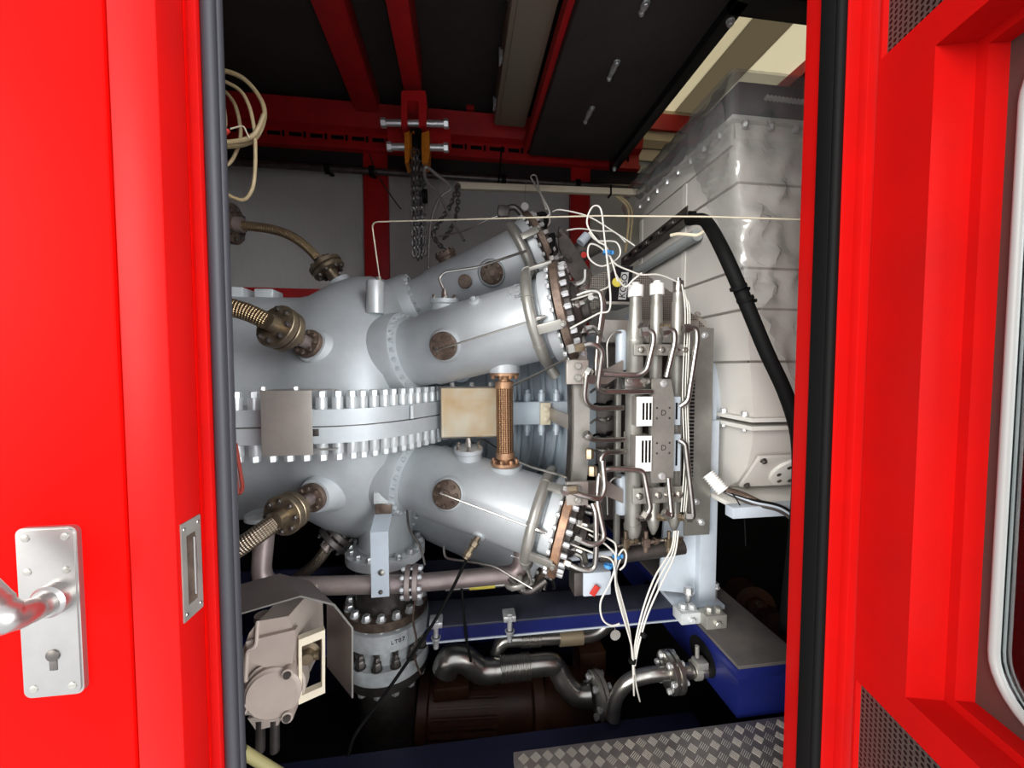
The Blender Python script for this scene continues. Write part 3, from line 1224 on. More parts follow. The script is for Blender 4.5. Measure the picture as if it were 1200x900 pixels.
# lower small stubs around bottom can (seen below can B)
for (px, py, Y) in ((493, 605, 1.52), (527, 622, 1.46)):
    pass

# sheet cover box over the flange and perforated panel
cb = thing('flange_cover', 'brownish brushed steel box cover clipped over the casing flange studs', 'cover', pt(335, 495, 1.15))
p0, p1 = pt(305, 458, 1.135), pt(367, 533, 1.135)
b = MB()
b.bb(p0.x, p1.x, 1.133, 1.136, p1.z, p0.z, .0008)
b.bb(p0.x, p1.x, 1.136, 1.21, p0.z - .003, p0.z)
b.bb(p0.x, p1.x, 1.136, 1.21, p1.z, p1.z + .003)
b.build('cover_sheet', 'steel_sheet', cb)
b = MB()
b.bb(p1.x - .002, p1.x + .045, 1.19, 1.215, p0.z - .003, p0.z, .001)
b.bb(p1.x - .002, p1.x + .045, 1.19, 1.215, p1.z, p1.z + .003, .001)
b.build('mounting_tab', 'steel_dull', cb)
for px in (310, 348):
    p = pt(px, 456, 1.18)
    MB().hexbolt(V((p.x, 1.17, p0.z)), V((0, 0, 1)), .008, .01).build('screw', 'bolt', cb)
p0, p1 = pt(517, 455, 1.44), pt(584, 511, 1.44)
pc = thing('perforated_cover', 'cream perforated sheet cover with orange rust stain behind the braided tube', 'cover', pt(550, 483, 1.44))
MB().bb(p0.x, p1.x, 1.437, 1.441, p1.z, p0.z, .0008).build('perforated_sheet', 'perf_cream', pc, smooth=0)
b = MB()
b.bb(p0.x - .003, p1.x + .003, 1.441, 1.475, p0.z, p0.z + .006)
b.bb(p0.x - .003, p1.x + .003, 1.441, 1.475, p1.z - .006, p1.z)
b.bb(p0.x - .004, p0.x, 1.438, 1.475, p1.z, p0.z)
b.build('cover_edge', 'steel_dark', pc)
for px, py, s in ((530, 452, 1), (553, 450, 1), (575, 451, 1)):
    p = pt(px, py, 1.46)
    MB().hexbolt(V((p.x, 1.46, p0.z + .005)), V((0, 0, 1)), .009, .016).build('screw', 'bolt', pc)

# mounting ring band beside the can ends and its brackets
ring = thing('support_ring', 'curved flat steel support ring upright between the can ends and the valve rack', 'support ring', (.37, 1.15, AZ))
RR, XR = .735, .352
path = []
for i in range(25):
    a = math.radians(-23 + 46 * i / 24)
    path.append(V((XR, AY - RR * math.cos(a), AZ + RR * math.sin(a))))
b = MB()
b.strip(path, V((.05, 0, 0)), V((0, .012, 0)))
b.build('ring_band', 'steel_dull', ring)
b = MB()
b.strip([p + V((-.004, .012, 0)) for p in path], V((.008, 0, 0)), V((0, .05, 0)))
b.build('ring_rib', 'steel_dark', ring)
for (px, py) in ((676, 436), (676, 578)):
    c = pt(px, py, 1.15)
    m = MB().box(c, (.07, .014, .075), None, .003)
    m.build('joint_plate', 'steel_sheet', ring)
    for dz in (-.018, .018):
        MB().hexbolt(c + V((0, -.007, dz)), V((0, -1, 0)), .011, .012).build('joint_bolt', 'steel_dull', ring)
c = pt(639, 479, 1.46)
m = MB().bb(c.x - .02, c.x + .02, 1.452, 1.472, AZ - .043, AZ + .043, .002)
m.build('bracket_plate', 'ivory', ring)
for dz in (-.02, .018):
    MB().hexbolt(V((c.x, 1.452, AZ + dz)), V((0, -1, 0)), .011, .008).build('bracket_bolt', 'ivory', ring)
p, q = V((c.x + .018, 1.455, AZ)), V((XR, 1.19, AZ))
d = (q - p).normalized()
R = Matrix((d, V((0, 0, 1)).cross(d), V((0, 0, 1)))).transposed()
MB().box((p + q) / 2, ((q - p).length, .006, .05), R, .001).build('bracket_arm', 'steel_sheet', ring)

# ================================================================== EXHAUST HOOD
HX = 1.02
hood = thing('exhaust_hood', 'tall warm grey bolted exhaust hood under clear plastic at the right', 'exhaust hood', (1.5, 1.7, .95))
yt, ym, yb = 1.36, 1.225, 2.12
zt_, zm = 2.42, 1.325
b = MB()
b.prism([V((HX, yt, zt_)), V((HX, ym, zm)), V((HX, yb, zm)), V((HX, yb, zt_))], V((1.1, 0, 0)))
b.build('upper_body', 'hood', hood, smooth=0)
b = MB()
pf = [(ym, zm - .03), (ym + .004, 1.22), (ym + .025, 1.14), (ym + .07, 1.075), (ym + .13, 1.035), (ym + .20, 1.03), (yb, 1.03), (yb, zm - .03)]
b.prism([V((HX, y, z)) for y, z in pf], V((1.1, 0, 0)))
b.build('lower_scroll', 'hood', hood, smooth=40)
b = MB()
for z in (zm, zm - .028):
    b.prism([V((HX - .035, ym - .035, z)), V((2.1, ym - .035, z)), V((2.1, yb, z)), V((HX - .035, yb, z))], V((0, 0, -.014)))
b.build('split_flange', 'hood_light', hood, smooth=0)
for y in (ym + .02, ym + .13, ym + .27):
    MB().hexbolt(V((HX - .02, y, zm)), V((0, 0, 1)), .011, .018).build('split_bolt', 'bolt', hood)
    MB().hexbolt(V((HX - .02, y, zm - .042)), V((0, 0, -1)), .009, .012).build('split_bolt', 'bolt', hood)
# top flange
b = MB()
b.bb(HX - .03, 2.15, yt - .03, yb, zt_ - .012, zt_ + .004, .002)
b.build('top_flange', 'hood_light', hood)
b = MB()
b.bb(HX - .012, HX, yt, yb, zt_ - .09, zt_ - .012, .001)
b.bb(HX, 2.1, yt - .008, yt, zt_ - .07, zt_ - .012, .001)
b.build('flange_web', 'hood', hood)
for i in range(8):
    y = yt + .06 + i * .095
    MB().hexbolt(V((HX - .018, y, zt_ - .012)), V((0, 0, -1)), .010, .022).hexbolt(V((HX - .018, y + .03, zt_ + .004)), V((0, 0, 1)), .009, .014).build('flange_bolt', 'bolt', hood)
for i in range(8):
    MB().hexbolt(V((HX + .03 + i * .105, yt - .018, zt_ - .012)), V((0, 0, -1)), .012, .022).build('flange_bolt', 'bolt', hood)
# dark expansion bellows over the flange
b = MB()
b.lathe
for z, o in ((zt_ + .006, 0),):
    b.bb(HX + .01, 2.1, yt - .005, yb - .05, zt_ + .004, zt_ + .145, .01)
b.build('expansion_joint', mat('dark expansion joint', (.05, .05, .052), .6, noise=.4, nscale=14), hood)
b = MB()
n = 60
for i in range(n):
    x = HX + .12 + i * .016
    b.box((x, yt - .014, zt_ + .085 - i * .0004), (.013, .012, .013), Matrix.Rotation(.5, 3, 'Y'))
lab(b.build('rope_seam', mat('white rope seam', (.6, .6, .56), .6), hood), 'white twisted rope seam')
# ribs and seams on the left face
MB().bb(HX - .004, HX, 1.66, 1.69, zm + .02, zt_ - .02).build('rib', 'hood_light', hood)
MB().bb(HX - .004, HX, 2.085, 2.12, zm + .02, zt_ - .02).build('rib', 'hood_light', hood)


def seam(z, ya, yc):
    """sheet joint: a narrow lapped step"""
    def fy(z):
        return ym + (yt - ym) * (z - zm) / (zt_ - zm)
    m = MB()
    m.bb(HX - .005, HX + .002, fy(z), yc, z - .004, z + .004)
    m.bb(HX - .005, 2.1, fy(z) - .003, fy(z) + .006, z - .004, z + .004)
    return m.build('sheet_seam', 'steel_sheet', hood)


for z in (2.18, 1.86, 1.71, 1.52):
    seam(z, 0, yb)
# round inlet flange facing the turbine
b = MB()
b.tubewall(V((.955, AY, AZ)), V((1, 0, 0)), .40, .545, .016, 72)
b.tubewall(V((.971, AY, AZ)), V((1, 0, 0)), .40, .50, .05, 72)
b.build('inlet_flange', 'white_blue', hood)
# access plate with blank disc on the scroll front
p = pt(908, 575, 1.27)
nrm = V((0, -.80, .02)).normalized()
ncan = V((0, -.82, -.57)).normalized()
c = V((p.x + .02, 1.245, 1.125))
uu = V((1, 0, 0))
vv = ncan.cross(uu).normalized()
R = Matrix((uu, vv, ncan)).transposed()
MB().box(c, (.30, .16, .012), R, .002).build('access_plate', 'hood', hood)
b = MB()
b.lathe([(0, .066), (.010, .066), (.012, .062)], c + ncan * .006, ncan, 36)
b.build('blank_disc', 'hood_light', hood)
b = MB()
for i in range(6):
    a = 2 * PI * i / 6
    b.lathe([(0, .008), (.003, .008)], c + ncan * .0175 + (uu * math.cos(a) + vv * math.sin(a)) * .042, ncan, 12)
for sx in (-1, 1):
    for sy in (-1, 1):
        b.hexbolt(c + ncan * .006 + uu * sx * .13 + vv * sy * .066, ncan, .009, .012)
b.build('plate_bolts', 'steel_dark', hood)
MB().bb(.90, 2.2, 1.16, 1.20, .992, 1.03, .003).build('base_beam', 'white_blue', hood)
MB().bb(.93, 2.1, 1.20, 1.6, 1.01, 1.028, .003).build('base_shelf', 'hood_light', hood)
MB().tube([V((1.62, yt - .03, zt_ - .12)), V((1.66, yt - .05, zt_ - .2)), V((1.64, yt - .055, zt_ - .35)), V((1.66, yt - .06, zt_ - .5))], .02, 10).build('sling', 'steel_dark', hood)

# clear plastic sheet draped over the hood
fs = thing('plastic_sheet', 'clear crinkled plastic film draped over the top and front of the exhaust hood', 'plastic film', (1.5, 1.2, 1.3))
b = MB()
NU, NV = 60, 70
ztop = zt_ + .156
grid = []
rnd = random.Random(3)
waves = [(rnd.uniform(2, 14), rnd.uniform(2, 14), rnd.uniform(0, 6), rnd.uniform(.0015, .006)) for _ in range(14)]


def crk(u, v):
    s = 0
    for a, c, ph, am in waves:
        s += am * math.sin(a * u * 5 + c * v * 5 + ph)
    s += .006 * abs(math.sin(7 * u + 9 * v + 2 * math.sin(5 * v))) + .010 * max(0, math.sin(4 * u - 11 * v + math.sin(3 * u))) ** 4
    return s


for j in range(NV + 1):
    v = j / NV
    z = ztop - v * (ztop - 1.02)
    row = []
    s0 = min(.5, -.27 + (2.42 - z) * .44) if z < 2.44 else -.26
    for i in range(NU + 1):
        q = s0 + (1.0 - s0) * (i / NU)
        yf = yt - .04 if z > zt_ else min(yt - .04, ym - .045 + (yt - ym) * max(0, (z - zm)) / (zt_ - zm))
        a = crk(q * 1.3 + 1, v * 1.6) * 1.4 * min(1., .12 + v * 3)
        if q < 0:
            row.append(b.bm.verts.new((HX - .045 - abs(a) * .5, yf - q, z)))
        else:
            row.append(b.bm.verts.new((HX - .045 + q, yf - abs(a), z)))
    grid.append(row)
for j in range(NV):
    for i in range(NU):
        b.quad([grid[j][i], grid[j][i + 1], grid[j + 1][i + 1], grid[j + 1][i]])
b.build('front_fall', 'film', fs, smooth=180)
b = MB()
grid = []
for j in range(31):
    v = j / 30
    y = yt - .03 + v * (yb - yt + .12)
    row = []
    for i in range(9):
        u = i / 8
        xx = HX - .02 - .035 * math.sin(u * PI) - .02 * u - abs(crk(u * .6, v * 2)) * .6
        zz = ztop - (.21 + .03 * math.sin(9 * v)) * u + .0 + .003 * math.sin(25 * v)
        row.append(b.bm.verts.new((xx, y, zz)))
    grid.append(row)
for j in range(30):
    for i in range(8):
        b.quad([grid[j][i], grid[j][i + 1], grid[j + 1][i + 1], grid[j + 1][i]])
b.build('side_fall', 'film', fs, smooth=180)
b = MB()
grid = [[b.bm.verts.new((HX - .02 + 1.0 * i / 12, yt - .03 + (yb - yt + .1) * j / 12, ztop)) for i in range(13)] for j in range(13)]
for j in range(12):
    for i in range(12):
        b.quad([grid[j][i], grid[j][i + 1], grid[j + 1][i + 1], grid[j + 1][i]])
b.build('top_fall', 'film', fs, smooth=180)

# ================================================================== SKID
sk = thing('skid_frame', 'blue steel base frame with worn grey beam tops under the turbine', 'base frame', (.4, 1.6, -.2))
zs = .586
b = MB()
b.bb(.838, 1.065, 1.04, 2.6, zs - .012, zs, .002)
b.build('beam_top', 'grey_top', sk)
b = MB()
b.bb(.841, 1.062, 1.043, 2.6, zs - .17, zs - .012)
b.build('cross_beam', 'blue', sk, smooth=0)
MB().bb(.836, 1.0645, 1.041, 2.6, zs - .045, zs - .0125, .001).build('beam_edge', 'blue', sk)
# oval lightening holes
for y in (1.22, 1.58, 1.95):
    b = MB()
    P = [V((.840, y + .075 * math.cos(2 * PI * i / 28), zs - .105 + .056 * math.sin(2 * PI * i / 28))) for i in range(28)]
    b.prism(P, V((.003, 0, 0)))
    lab(b.build('web_hole', 'black', sk), 'dark oval hole')
# long rail (I-section) under the turbine
b = MB()
b.bb(-.125, .838, 1.345, 1.50, zs - .008, zs, .001)
b.build('rail_top', 'rail_top', sk)
b = MB()
b.bb(-.125, .838, 1.345, 1.50, zs - .055, zs - .008)
b.build('rail_flange', 'blue', sk, smooth=0)
MB().bb(-.125, .838, 1.341, 1.346, zs - .059, zs - .053).build('rail_glint', 'white_blue', sk)  # pale strip painted as the highlight along the rail's lower edge
MB().bb(-1.6, .825, 1.93, 1.95, -.1, zs - .055).build('rail_web', 'blue_shade', sk)
MB().bb(-1.6, .825, 1.10, 1.25, .23, .25).build('front_rail', 'blue_shade', sk)
MB().bb(-1.6, .825, 1.17, 1.19, -.15, .23).build('front_web', 'blue_shade', sk)
for px, py in ((511, 738), (597, 714)):
    p = pt(px, py, 1.345)
    m = MB().box((p.x, 1.355, zs + .012), (.045, .05, .022), None, .003)
    m.hexbolt(V((p.x, 1.34, zs + .012)), V((0, -1, 0)), .012, .014)
    m.cyl(V((p.x, 1.335, zs + .005)), V((p.x, 1.335, zs - .07)), .009, 12)
    m.hexbolt(V((p.x, 1.335, zs - .03)), V((0, 0, -1)), .014, .02)
    m.build('rail_clamp', 'bolt', sk)
MB().tube([V((-1.4, 1.66, .345)), V((.83, 1.66, .345))], .05, 20).build('frame_tube', 'blue', sk)
# support column with bolted feet
t = thing('support_column', 'pale blue white steel column standing on the grey beam under the valve rack', 'column', (.93, 1.38, zs))
b = MB()
b.bb(.90, .968, 1.33, 1.40, zs + .014, 1.30, .003)
b.build('post', 'white_blue', t)
b = MB()
b.prism([V((.775, 1.40, zs + .03)), V((.90, 1.36, zs + .03)), V((.90, 1.36, 1.05)), V((.80, 1.40, 1.05))], V((0, .012, 0)))
b.build('web_plate', 'white_blue', t, smooth=0)
MB().bb(.80, .985, 1.30, 1.44, zs, zs + .016, .002).build('foot_plate', 'white_blue', t)
for (px, py, sz, mm) in ((806, 692, (.075, .06, .042), 'white_paint'), (828, 697, (.078, .05, .05), 'steel_dull')):
    p = pt(px, py, 1.26)
    c = V((p.x, 1.265 if mm == 'white_paint' else 1.225, zs + sz[2] / 2))
    m = MB().box(c, sz, None, .004)
    m.hexbolt(c + V((0, -sz[1] / 2, -.002)), V((0, -1, 0)), .011, .012)
    m.hexbolt(c + V((-.015, 0, sz[2] / 2)), V((0, 0, 1)), .013, .018)
    m.hexbolt(c + V((.02, 0, sz[2] / 2)), V((0, 0, 1)), .013, .014)
    m.build('foot_block', mm, t)
p = pt(803, 660, 1.28)
b = MB()
b.cyl(V((.835, 1.30, zs + .01)), V((.835, 1.30, zs + .085)), .009, 12)
b.hexbolt(V((.835, 1.30, zs + .075)), V((0, 0, 1)), .016, .022)
b.cyl(V((.985, 1.36, zs - .02)), V((.985, 1.36, zs + .06)), .009, 12)
b.hexbolt(V((.985, 1.36, zs + .05)), V((0, 0, 1)), .015, .02)
b.build('anchor_bolts', 'bolt', t)

# ================================================================== HOSES AND PIPES
def flange(b, c, d, r, th, n=8, br=None, gap=0.):
    d = d.normalized()
    b.lathe([(0, r * .97), (th * .1, r), (th * .9, r), (th, r * .97)], c, d, 32)
    return b


def flange_bolts(b, c, d, r, n, br, L, ph=0.):
    d = d.normalized()
    u, v = frame_from(d)
    for i in range(n):
        a = 2 * PI * i / n + ph
        p = c + (u * math.cos(a) + v * math.sin(a)) * r
        b.cyl(p - d * L * .5, p + d * L * .5, br * .6, 8)
        b.hexbolt(p + d * L * .32, d, br, br * 1.1, False)
        b.hexbolt(p - d * L * .32, -d, br, br * 1.1, False)
    return b


def hose(label, path, r, m, ends, group=None, seat=None):
    """ends: list of (centre, dir, radius, thickness, mat)"""
    t = thing('braided_hose', label, 'hose', path[len(path) // 2])
    MB().tube(path, r, 20).build('braid', m, t)
    for (c, d, fr, th, mm) in ends:
        d = d.normalized()
        f1 = flange(MB(), c, d, fr, th).build('hose_flange', mm, t)
        f2 = flange(MB(), c + d * (th + .006), d, fr * .97, th).build('hose_flange', mm, t)
        flange_bolts(MB(), c + d * (th + .003), d, fr * .76, 8, fr * .13, th * 3.6).build('bolt_set', 'steel_dark', f1)
        MB().cyl(c - d * .03, c + d * (2 * th + .05), max(r * .95, fr * .38), 20).build('hose_neck', 'pipe_brown' if mm != 'brass' else 'brass', t)
    return t


# upper back hose
P = cr(pts([(262, 262, 1.86), (290, 265, 1.86), (315, 268, 1.86), (340, 276, 1.86), (360, 290, 1.86), (374, 305, 1.86)]), 8)
hose('thin golden braided hose bending down onto the top of the silver casing', P, .020, 'braid_g',
     [(pt(380, 309, 1.86), pt(400, 336, 1.86) - pt(380, 309, 1.86), .075, .018, 'brass'), (pt(276, 263, 1.86), V((-1, 0, .05)), .085, .020, 'rust')])
MB().lathe([(0, .055), (.05, .05)], pt(404, 340, 1.86), V((-.5, 0, .8)), 24).build('hose_seat', 'alu', turb)
# upper front hose
P = cr(pts([(235, 350, 1.22), (262, 358, 1.22), (290, 366, 1.23), (316, 378, 1.24)]), 8)
c0, c1 = pt(322, 381, 1.24), pt(362, 403, 1.36)
d = (c1 - c0).normalized()
t = hose('thick golden braided hose with a brown bolted flange left of the casing bulge', P, .0265, 'braid_g', [(c0, d, .068, .022, 'brass')])
b = MB().cyl(c0, c1 + d * .05, .022, 18)
b.build('hose_neck', 'pipe_brown', t)
b = flange(MB(), c1 - d * .01, d, .048, .018)
flange_bolts(b, c1 - d * .002, d, .036, 8, .008, .03)
b.build('seat_flange', 'rust', t)
MB().lathe([(0, .056), (.06, .075), (.10, .10)], c1 + d * .008, d, 32).build('hose_seat', 'alu', turb)
# lower front hose
P = cr(pts([(240, 668, 1.12), (275, 645, 1.14), (300, 628, 1.16), (322, 612, 1.19)]), 8)
c0, c1 = pt(330, 605, 1.20), pt(366, 583, 1.33)
d = (c1 - c0).normalized()
t = hose('thick steel braided hose rising to a brass flange under the casing', P, .0265, 'braid_s', [(c0, d, .062, .020, 'brass')])
MB().cyl(c0, c1 + d * .05, .021, 18).build('hose_neck', 'pipe_brown', t)
b = flange(MB(), c1 - d * .01, d, .048, .018)
flange_bolts(b, c1 - d * .002, d, .036, 8, .008, .03)
b.build('seat_flange', 'rust', t)
MB().lathe([(0, .056), (.05, .075), (.12, .11)], c1 + d * .008, d, 32).build('hose_seat', 'alu', turb)
# lower back hose
P = cr(pts([(318, 700, 1.62), (345, 680, 1.62), (370, 660, 1.6), (385, 640, 1.6)]), 8)
c0, c1 = pt(388, 636, 1.60), pt(402, 622, 1.62)
t = hose('dark braided hose behind the brown pipe, ending in a black bolted flange', P, .022, 'braid_s', [(c0, c1 - c0, .07, .022, 'steel_dark')])

# brown pipe under the casing
P = fillet(pts([(312, 606, 1.38), (304, 688, 1.36), (480, 684, 1.36), (609, 672, 1.36), (613, 640, 1.36)]), .075, 8)
t = thing('drain_pipe', 'heat tinted brown pipe with an elbow and bolted flanges below the casing', 'pipe', pt(450, 686, 1.36))
MB().tube(P, .0305, 20).build('pipe', 'pipe_brown', t)
c = pt(483, 682, 1.36)
for s in (-1, 1):
    f = flange(MB(), c + V((s * .004 if s > 0 else -.022, 0, 0)), V((1, 0, 0)), .058, .018).build('pipe_flange', 'pipe_brown', t)
flange_bolts(MB(), c, V((1, 0, 0)), .047, 8, .010, .072).build('bolt_set', 'bolt', t)
c = pt(609, 676, 1.36)
b = flange(MB(), c + V((-.01, 0, -.002)), V((.25, 0, -1)), .05, .018)
flange_bolts(b, c, V((.25, 0, -1)), .04, 6, .009, .06)
b.build('pipe_flange', 'steel_dull', t)
b = flange(MB(), pt(313, 606, 1.38), V((0, 0, 1)), .065, .016)
lab(b.build('pipe_flange', 'white_paint', t), 'white painted pipe flange')
# thin conduit with a yellow label under the brown pipe
t = thing('conduit', 'slim grey conduit with a yellow label under the brown pipe', 'conduit', pt(575, 685, 1.42))
MB().tube([pt(522, 690, 1.42), pt(610, 683, 1.42)], .010, 12).build('conduit_tube', 'steel', t)
lab(MB().tube([pt(550, 688, 1.42), pt(580, 685.5, 1.42)], .0112, 12).build('label', 'yellow', t), 'yellow label')
b = MB().tube(fillet(pts([(596, 676, 1.34), (618, 696, 1.33), (640, 680, 1.33)]), .03), .013, 12)
b.build('conduit_elbow', 'steel_dark', t)

# valve stack under the outlet
t = thing('shutoff_valve', 'round white and brown flanged valve stack under the turbine outlet', 'valve', (NX, NY, .2))
MB().lathe([(0, .12), (.185, .12)], V((NX, NY, .540)), V((0, 0, 1)), 40).build('neck', 'steel_dark', t)
b = MB().lathe([(0, .166), (.034, .166)], V((NX, NY, .505)), V((0, 0, 1)), 48)
b.build('brown_flange', 'rust', t)
for i in range(16):
    a = 2 * PI * (i + .1) / 16
    MB().hexbolt(V((NX + .145 * math.cos(a), NY + .145 * math.sin(a), .539)), V((0, 0, 1)), .0155, .022).build('flange_bolt', 'bolt', t)
    MB().hexbolt(V((NX + .145 * math.cos(a), NY + .145 * math.sin(a), .505)), V((0, 0, -1)), .012, .014).build('flange_nut', 'bolt', t)
MB().lathe([(0, .12), (.014, .12)], V((NX, NY, .492)), V((0, 0, 1)), 40).build('gasket_gap', 'black', t)
b = MB()
b.lathe([(0, .170), (.066, .170), (.068, .165)], V((NX, NY, .425)), V((0, 0, 1)), 56)
b.lathe([(0, .135), (.08, .135)], V((NX, NY, .35)), V((0, 0, 1)), 48)
b.lathe([(0, .165), (.002, .170), (.058, .170)], V((NX, NY, .295)), V((0, 0, 1)), 56)
vb = b.build('valve_body', 'white_paint', t)
for i in range(14):
    b = MB()
    a = 2 * PI * (i + .35) / 14
    p = V((NX + .152 * math.cos(a), NY + .152 * math.sin(a), .353))
    b.hexbolt(p, V((0, 0, 1)), .017, .03)
    b.hexbolt(p + V((0, 0, .03)), V((0, 0, 1)), .012, .018, False)
    b.cyl(p, p + V((0, 0, .072)), .008, 10)
    b.hexbolt(p + V((0, 0, .072)), V((0, 0, -1)), .014, .016)
    b.build('valve_stud', 'steel_dark', t)
d = (V((pt(465, 745, 1.48).x, pt(465, 745, 1.48).y, 0)) - V((NX, NY, 0))).normalized()
for ch, off in (('L', -.021), ('T', -.007), ('0', .007), ('7', .021)):
    a = math.atan2(d.y, d.x) + off / .170
    n = V((math.cos(a), math.sin(a), 0))
    text_mesh('marking', ch, .022, V((NX, NY, .462)) + n * .1705, V((-n.y, n.x, 0)), V((0, 0, 1)), 'black', vb, .0008)
b = MB()
b.lathe([(0, .12), (.05, .12), (.052, .165), (.085, .165)], V((NX, NY, .205)), V((0, 0, 1)), 48)
b.lathe([(0, .115), (.6, .115)], V((NX, NY, -.195)), V((0, 0, 1)), 40)
b.build('lower_flange', 'steel_dark', t)
for i in range(14):
    a = 2 * PI * (i + .35) / 14
    MB().hexbolt(V((NX + .145 * math.cos(a), NY + .145 * math.sin(a), .257)), V((0, 0, -1)), .016, .022).build('lower_bolt', 'bolt', t)
# hanging bright lifting bracket in front of the outlet
t = thing('hanger_bracket', 'bright flat metal bracket hanging in front of the white outlet flange', 'bracket', pt(445, 650, 1.36))
p0, p1 = pt(435, 624, 1.312), pt(455, 699, 1.312)
b = MB()
xm = (p0.x + p1.x) / 2
hw = .029
b.strip([V((xm - hw, 1.312, p1.z)), V((xm - hw, 1.312, p0.z)), V((xm - hw, 1.40, p0.z + .045))], V((2 * hw, 0, 0)), V((0, .006, 0)))
b.build('strap', 'white_blue', t)
MB().hexbolt(pt(447, 671, 1.31), V((0, -1, 0)), .009, .006).build('rivet', 'steel', t)
MB().hexbolt(pt(446, 694, 1.31), V((0, -1, 0)), .006, .005).build('rivet', 'steel_dark', t)
MB().bb(xm - .028, xm + .028, 1.38, 1.46, p0.z + .03, p0.z + .07, .002).build('bracket_block', 'rust', t)
MB().bb(xm - .030, xm + .02, 1.37, 1.42, p0.z + .075, p0.z + .115, .002).build('bracket_cap', 'white_paint', t)

# bent sheet guard and valve actuator at lower left
t = thing('guard_sheet', 'bent dark sheet metal guard arching over the beige valve actuator', 'guard', pt(400, 700, 1.15))
P = pts([(262, 724, 1.10), (352, 698, 1.10), (392, 708, 1.10), (414, 736, 1.10), (414, 818, 1.10)])
b = MB()
b.strip(P, V((-.11, .13, 0)), [V((0, 0, -.003)), V((0, 0, -.003)), V((-.002, 0, -.003)), V((-.003, 0, 0)), V((-.003, 0, 0))])
b.build('sheet', 'guard', t, smooth=0)
P = [p + V((0, -.0005, 0)) for p in P]
MB().strip(P, V((0, .0025, 0)), [V((0, 0, -.0045)), V((0, 0, -.0045)), V((-.003, 0, -.004)), V((-.0045, 0, 0)), V((-.0045, 0, 0))]).build('sheet_edge', 'steel_dull', t, smooth=0)
t = thing('valve_actuator', 'grey beige cast valve actuator with a round bolted cover and square end frame', 'actuator', pt(330, 800, 1.2))
YA = 1.13
b = MB()
q = [(284, 838), (284, 762), (292, 742), (302, 728), (338, 722), (346, 748), (348, 800), (330, 838)]
b.prism([pt(x, y, YA) for x, y in q], V((.02, .16, 0)))
b.build('housing', 'beige', t, smooth=0)
b = MB()
q = [(290, 776), (288, 752), (346, 738), (346, 756), (340, 790)]
b.prism([pt(x, y, YA - .015) for x, y in q], V((0, .02, 0)))
b.build('housing_face', 'beige', t, smooth=0)
c = pt(322, 808, YA - .01)
n = V((.12, -1, .05)).normalized()
b = MB()
b.lathe([(-.04, .079), (.0, .079), (.002, .073), (.016, .071), (.02, .065), (.024, .063)], c, n, 48)
u, v = frame_from(n)
for (px, py) in ((348, 773), (297, 820), (341, 836)):
    p = pt(px, py, YA - .02)
    p = c + (p - c).normalized() * .074
    b.lathe([(-.02, .016), (.022, .015)], p, n, 18)
cov = b.build('round_cover', 'beige', t)
for (px, py) in ((348, 773), (297, 820), (341, 836)):
    b = MB()
    p = pt(px, py, YA - .02)
    p = c + (p - c).normalized() * .074
    b.lathe([(.022, .010), (.028, .009)], p, n, 14)
    b.lathe([(.028, .0055), (.0285, .005)], p, n, 6)
    b.build('cover_screw', 'steel_dark', cov)
b = MB()
b.prism([pt(x, y, YA + .02) for x, y in ((290, 842), (328, 836), (326, 850), (300, 856))], V((0, .08, 0)))
b.build('lower_lug', 'beige', t, smooth=0)
b = MB().tube(fillet([pt(288, 798, YA - .03), pt(290, 762, YA - .03), pt(300, 758, YA - .03), pt(302, 728, YA)], .02), .005, 8)
b.build('side_handle', 'beige', t)
b = MB()
for x in (305, 322):
    b.cyl(pt(x, 842, YA + .03), pt(x, 880, YA + .03), .013, 12)
b.build('cable_gland', 'steel_dark', t)
MB().lathe([(0, .022), (.018, .022)], pt(308, 727, 1.2), V((0, 0, 1)), 18).build('top_plug', 'beige', t)
# square end frame
O = [pt(x, y, Y) for x, y, Y in ((350, 750, 1.115), (381, 738, 1.135), (381, 812, 1.135), (350, 826, 1.115))]
cen = sum(O, V()) / 4
I = [cen + (p - cen) * .76 for p in O]
b = MB()
off = V((-.01, .02, 0))
vo, vi = [b.bm.verts.new(p) for p in O], [b.bm.verts.new(p) for p in I]
vo2, vi2 = [b.bm.verts.new(p + off) for p in O], [b.bm.verts.new(p + off) for p in I]
for A_, B_ in ((vo, vi), (vo2, vi2), (vo, vo2), (vi, vi2)):
    for i in range(4):
        j = (i + 1) % 4
        b.quad([A_[i], A_[j], B_[j], B_[i]])
lab(b.build('end_frame', 'cream', t, smooth=0), 'square cream frame')
b = MB().lathe([(0, .03), (.05, .03), (.052, .016), (.08, .016)], cen + V((-.03, .08, .02)), V((.2, -1, 0)), 20)
b.lathe([(0, .012), (.06, .012)], cen + V((-.05, .03, .012)), V((1, 0, 0)), 12)
b.build('position_stem', 'brass', t)

# ------------------------------------------------------------------ stainless pipes in the pit
def bellows(p, q, r, n, m, parent, name='bellows'):
    d = q - p
    L_ = d.length
    pr = []
    for i in range(n):
        for s_, rr in ((0, r * .98), (.25, r * 1.12), (.5, r * 1.12), (.75, r * .98)):
            pr.append(((i + s_) * L_ / n, rr))
    return MB().lathe(pr, p, d, 24).build(name, m, parent, smooth=60)


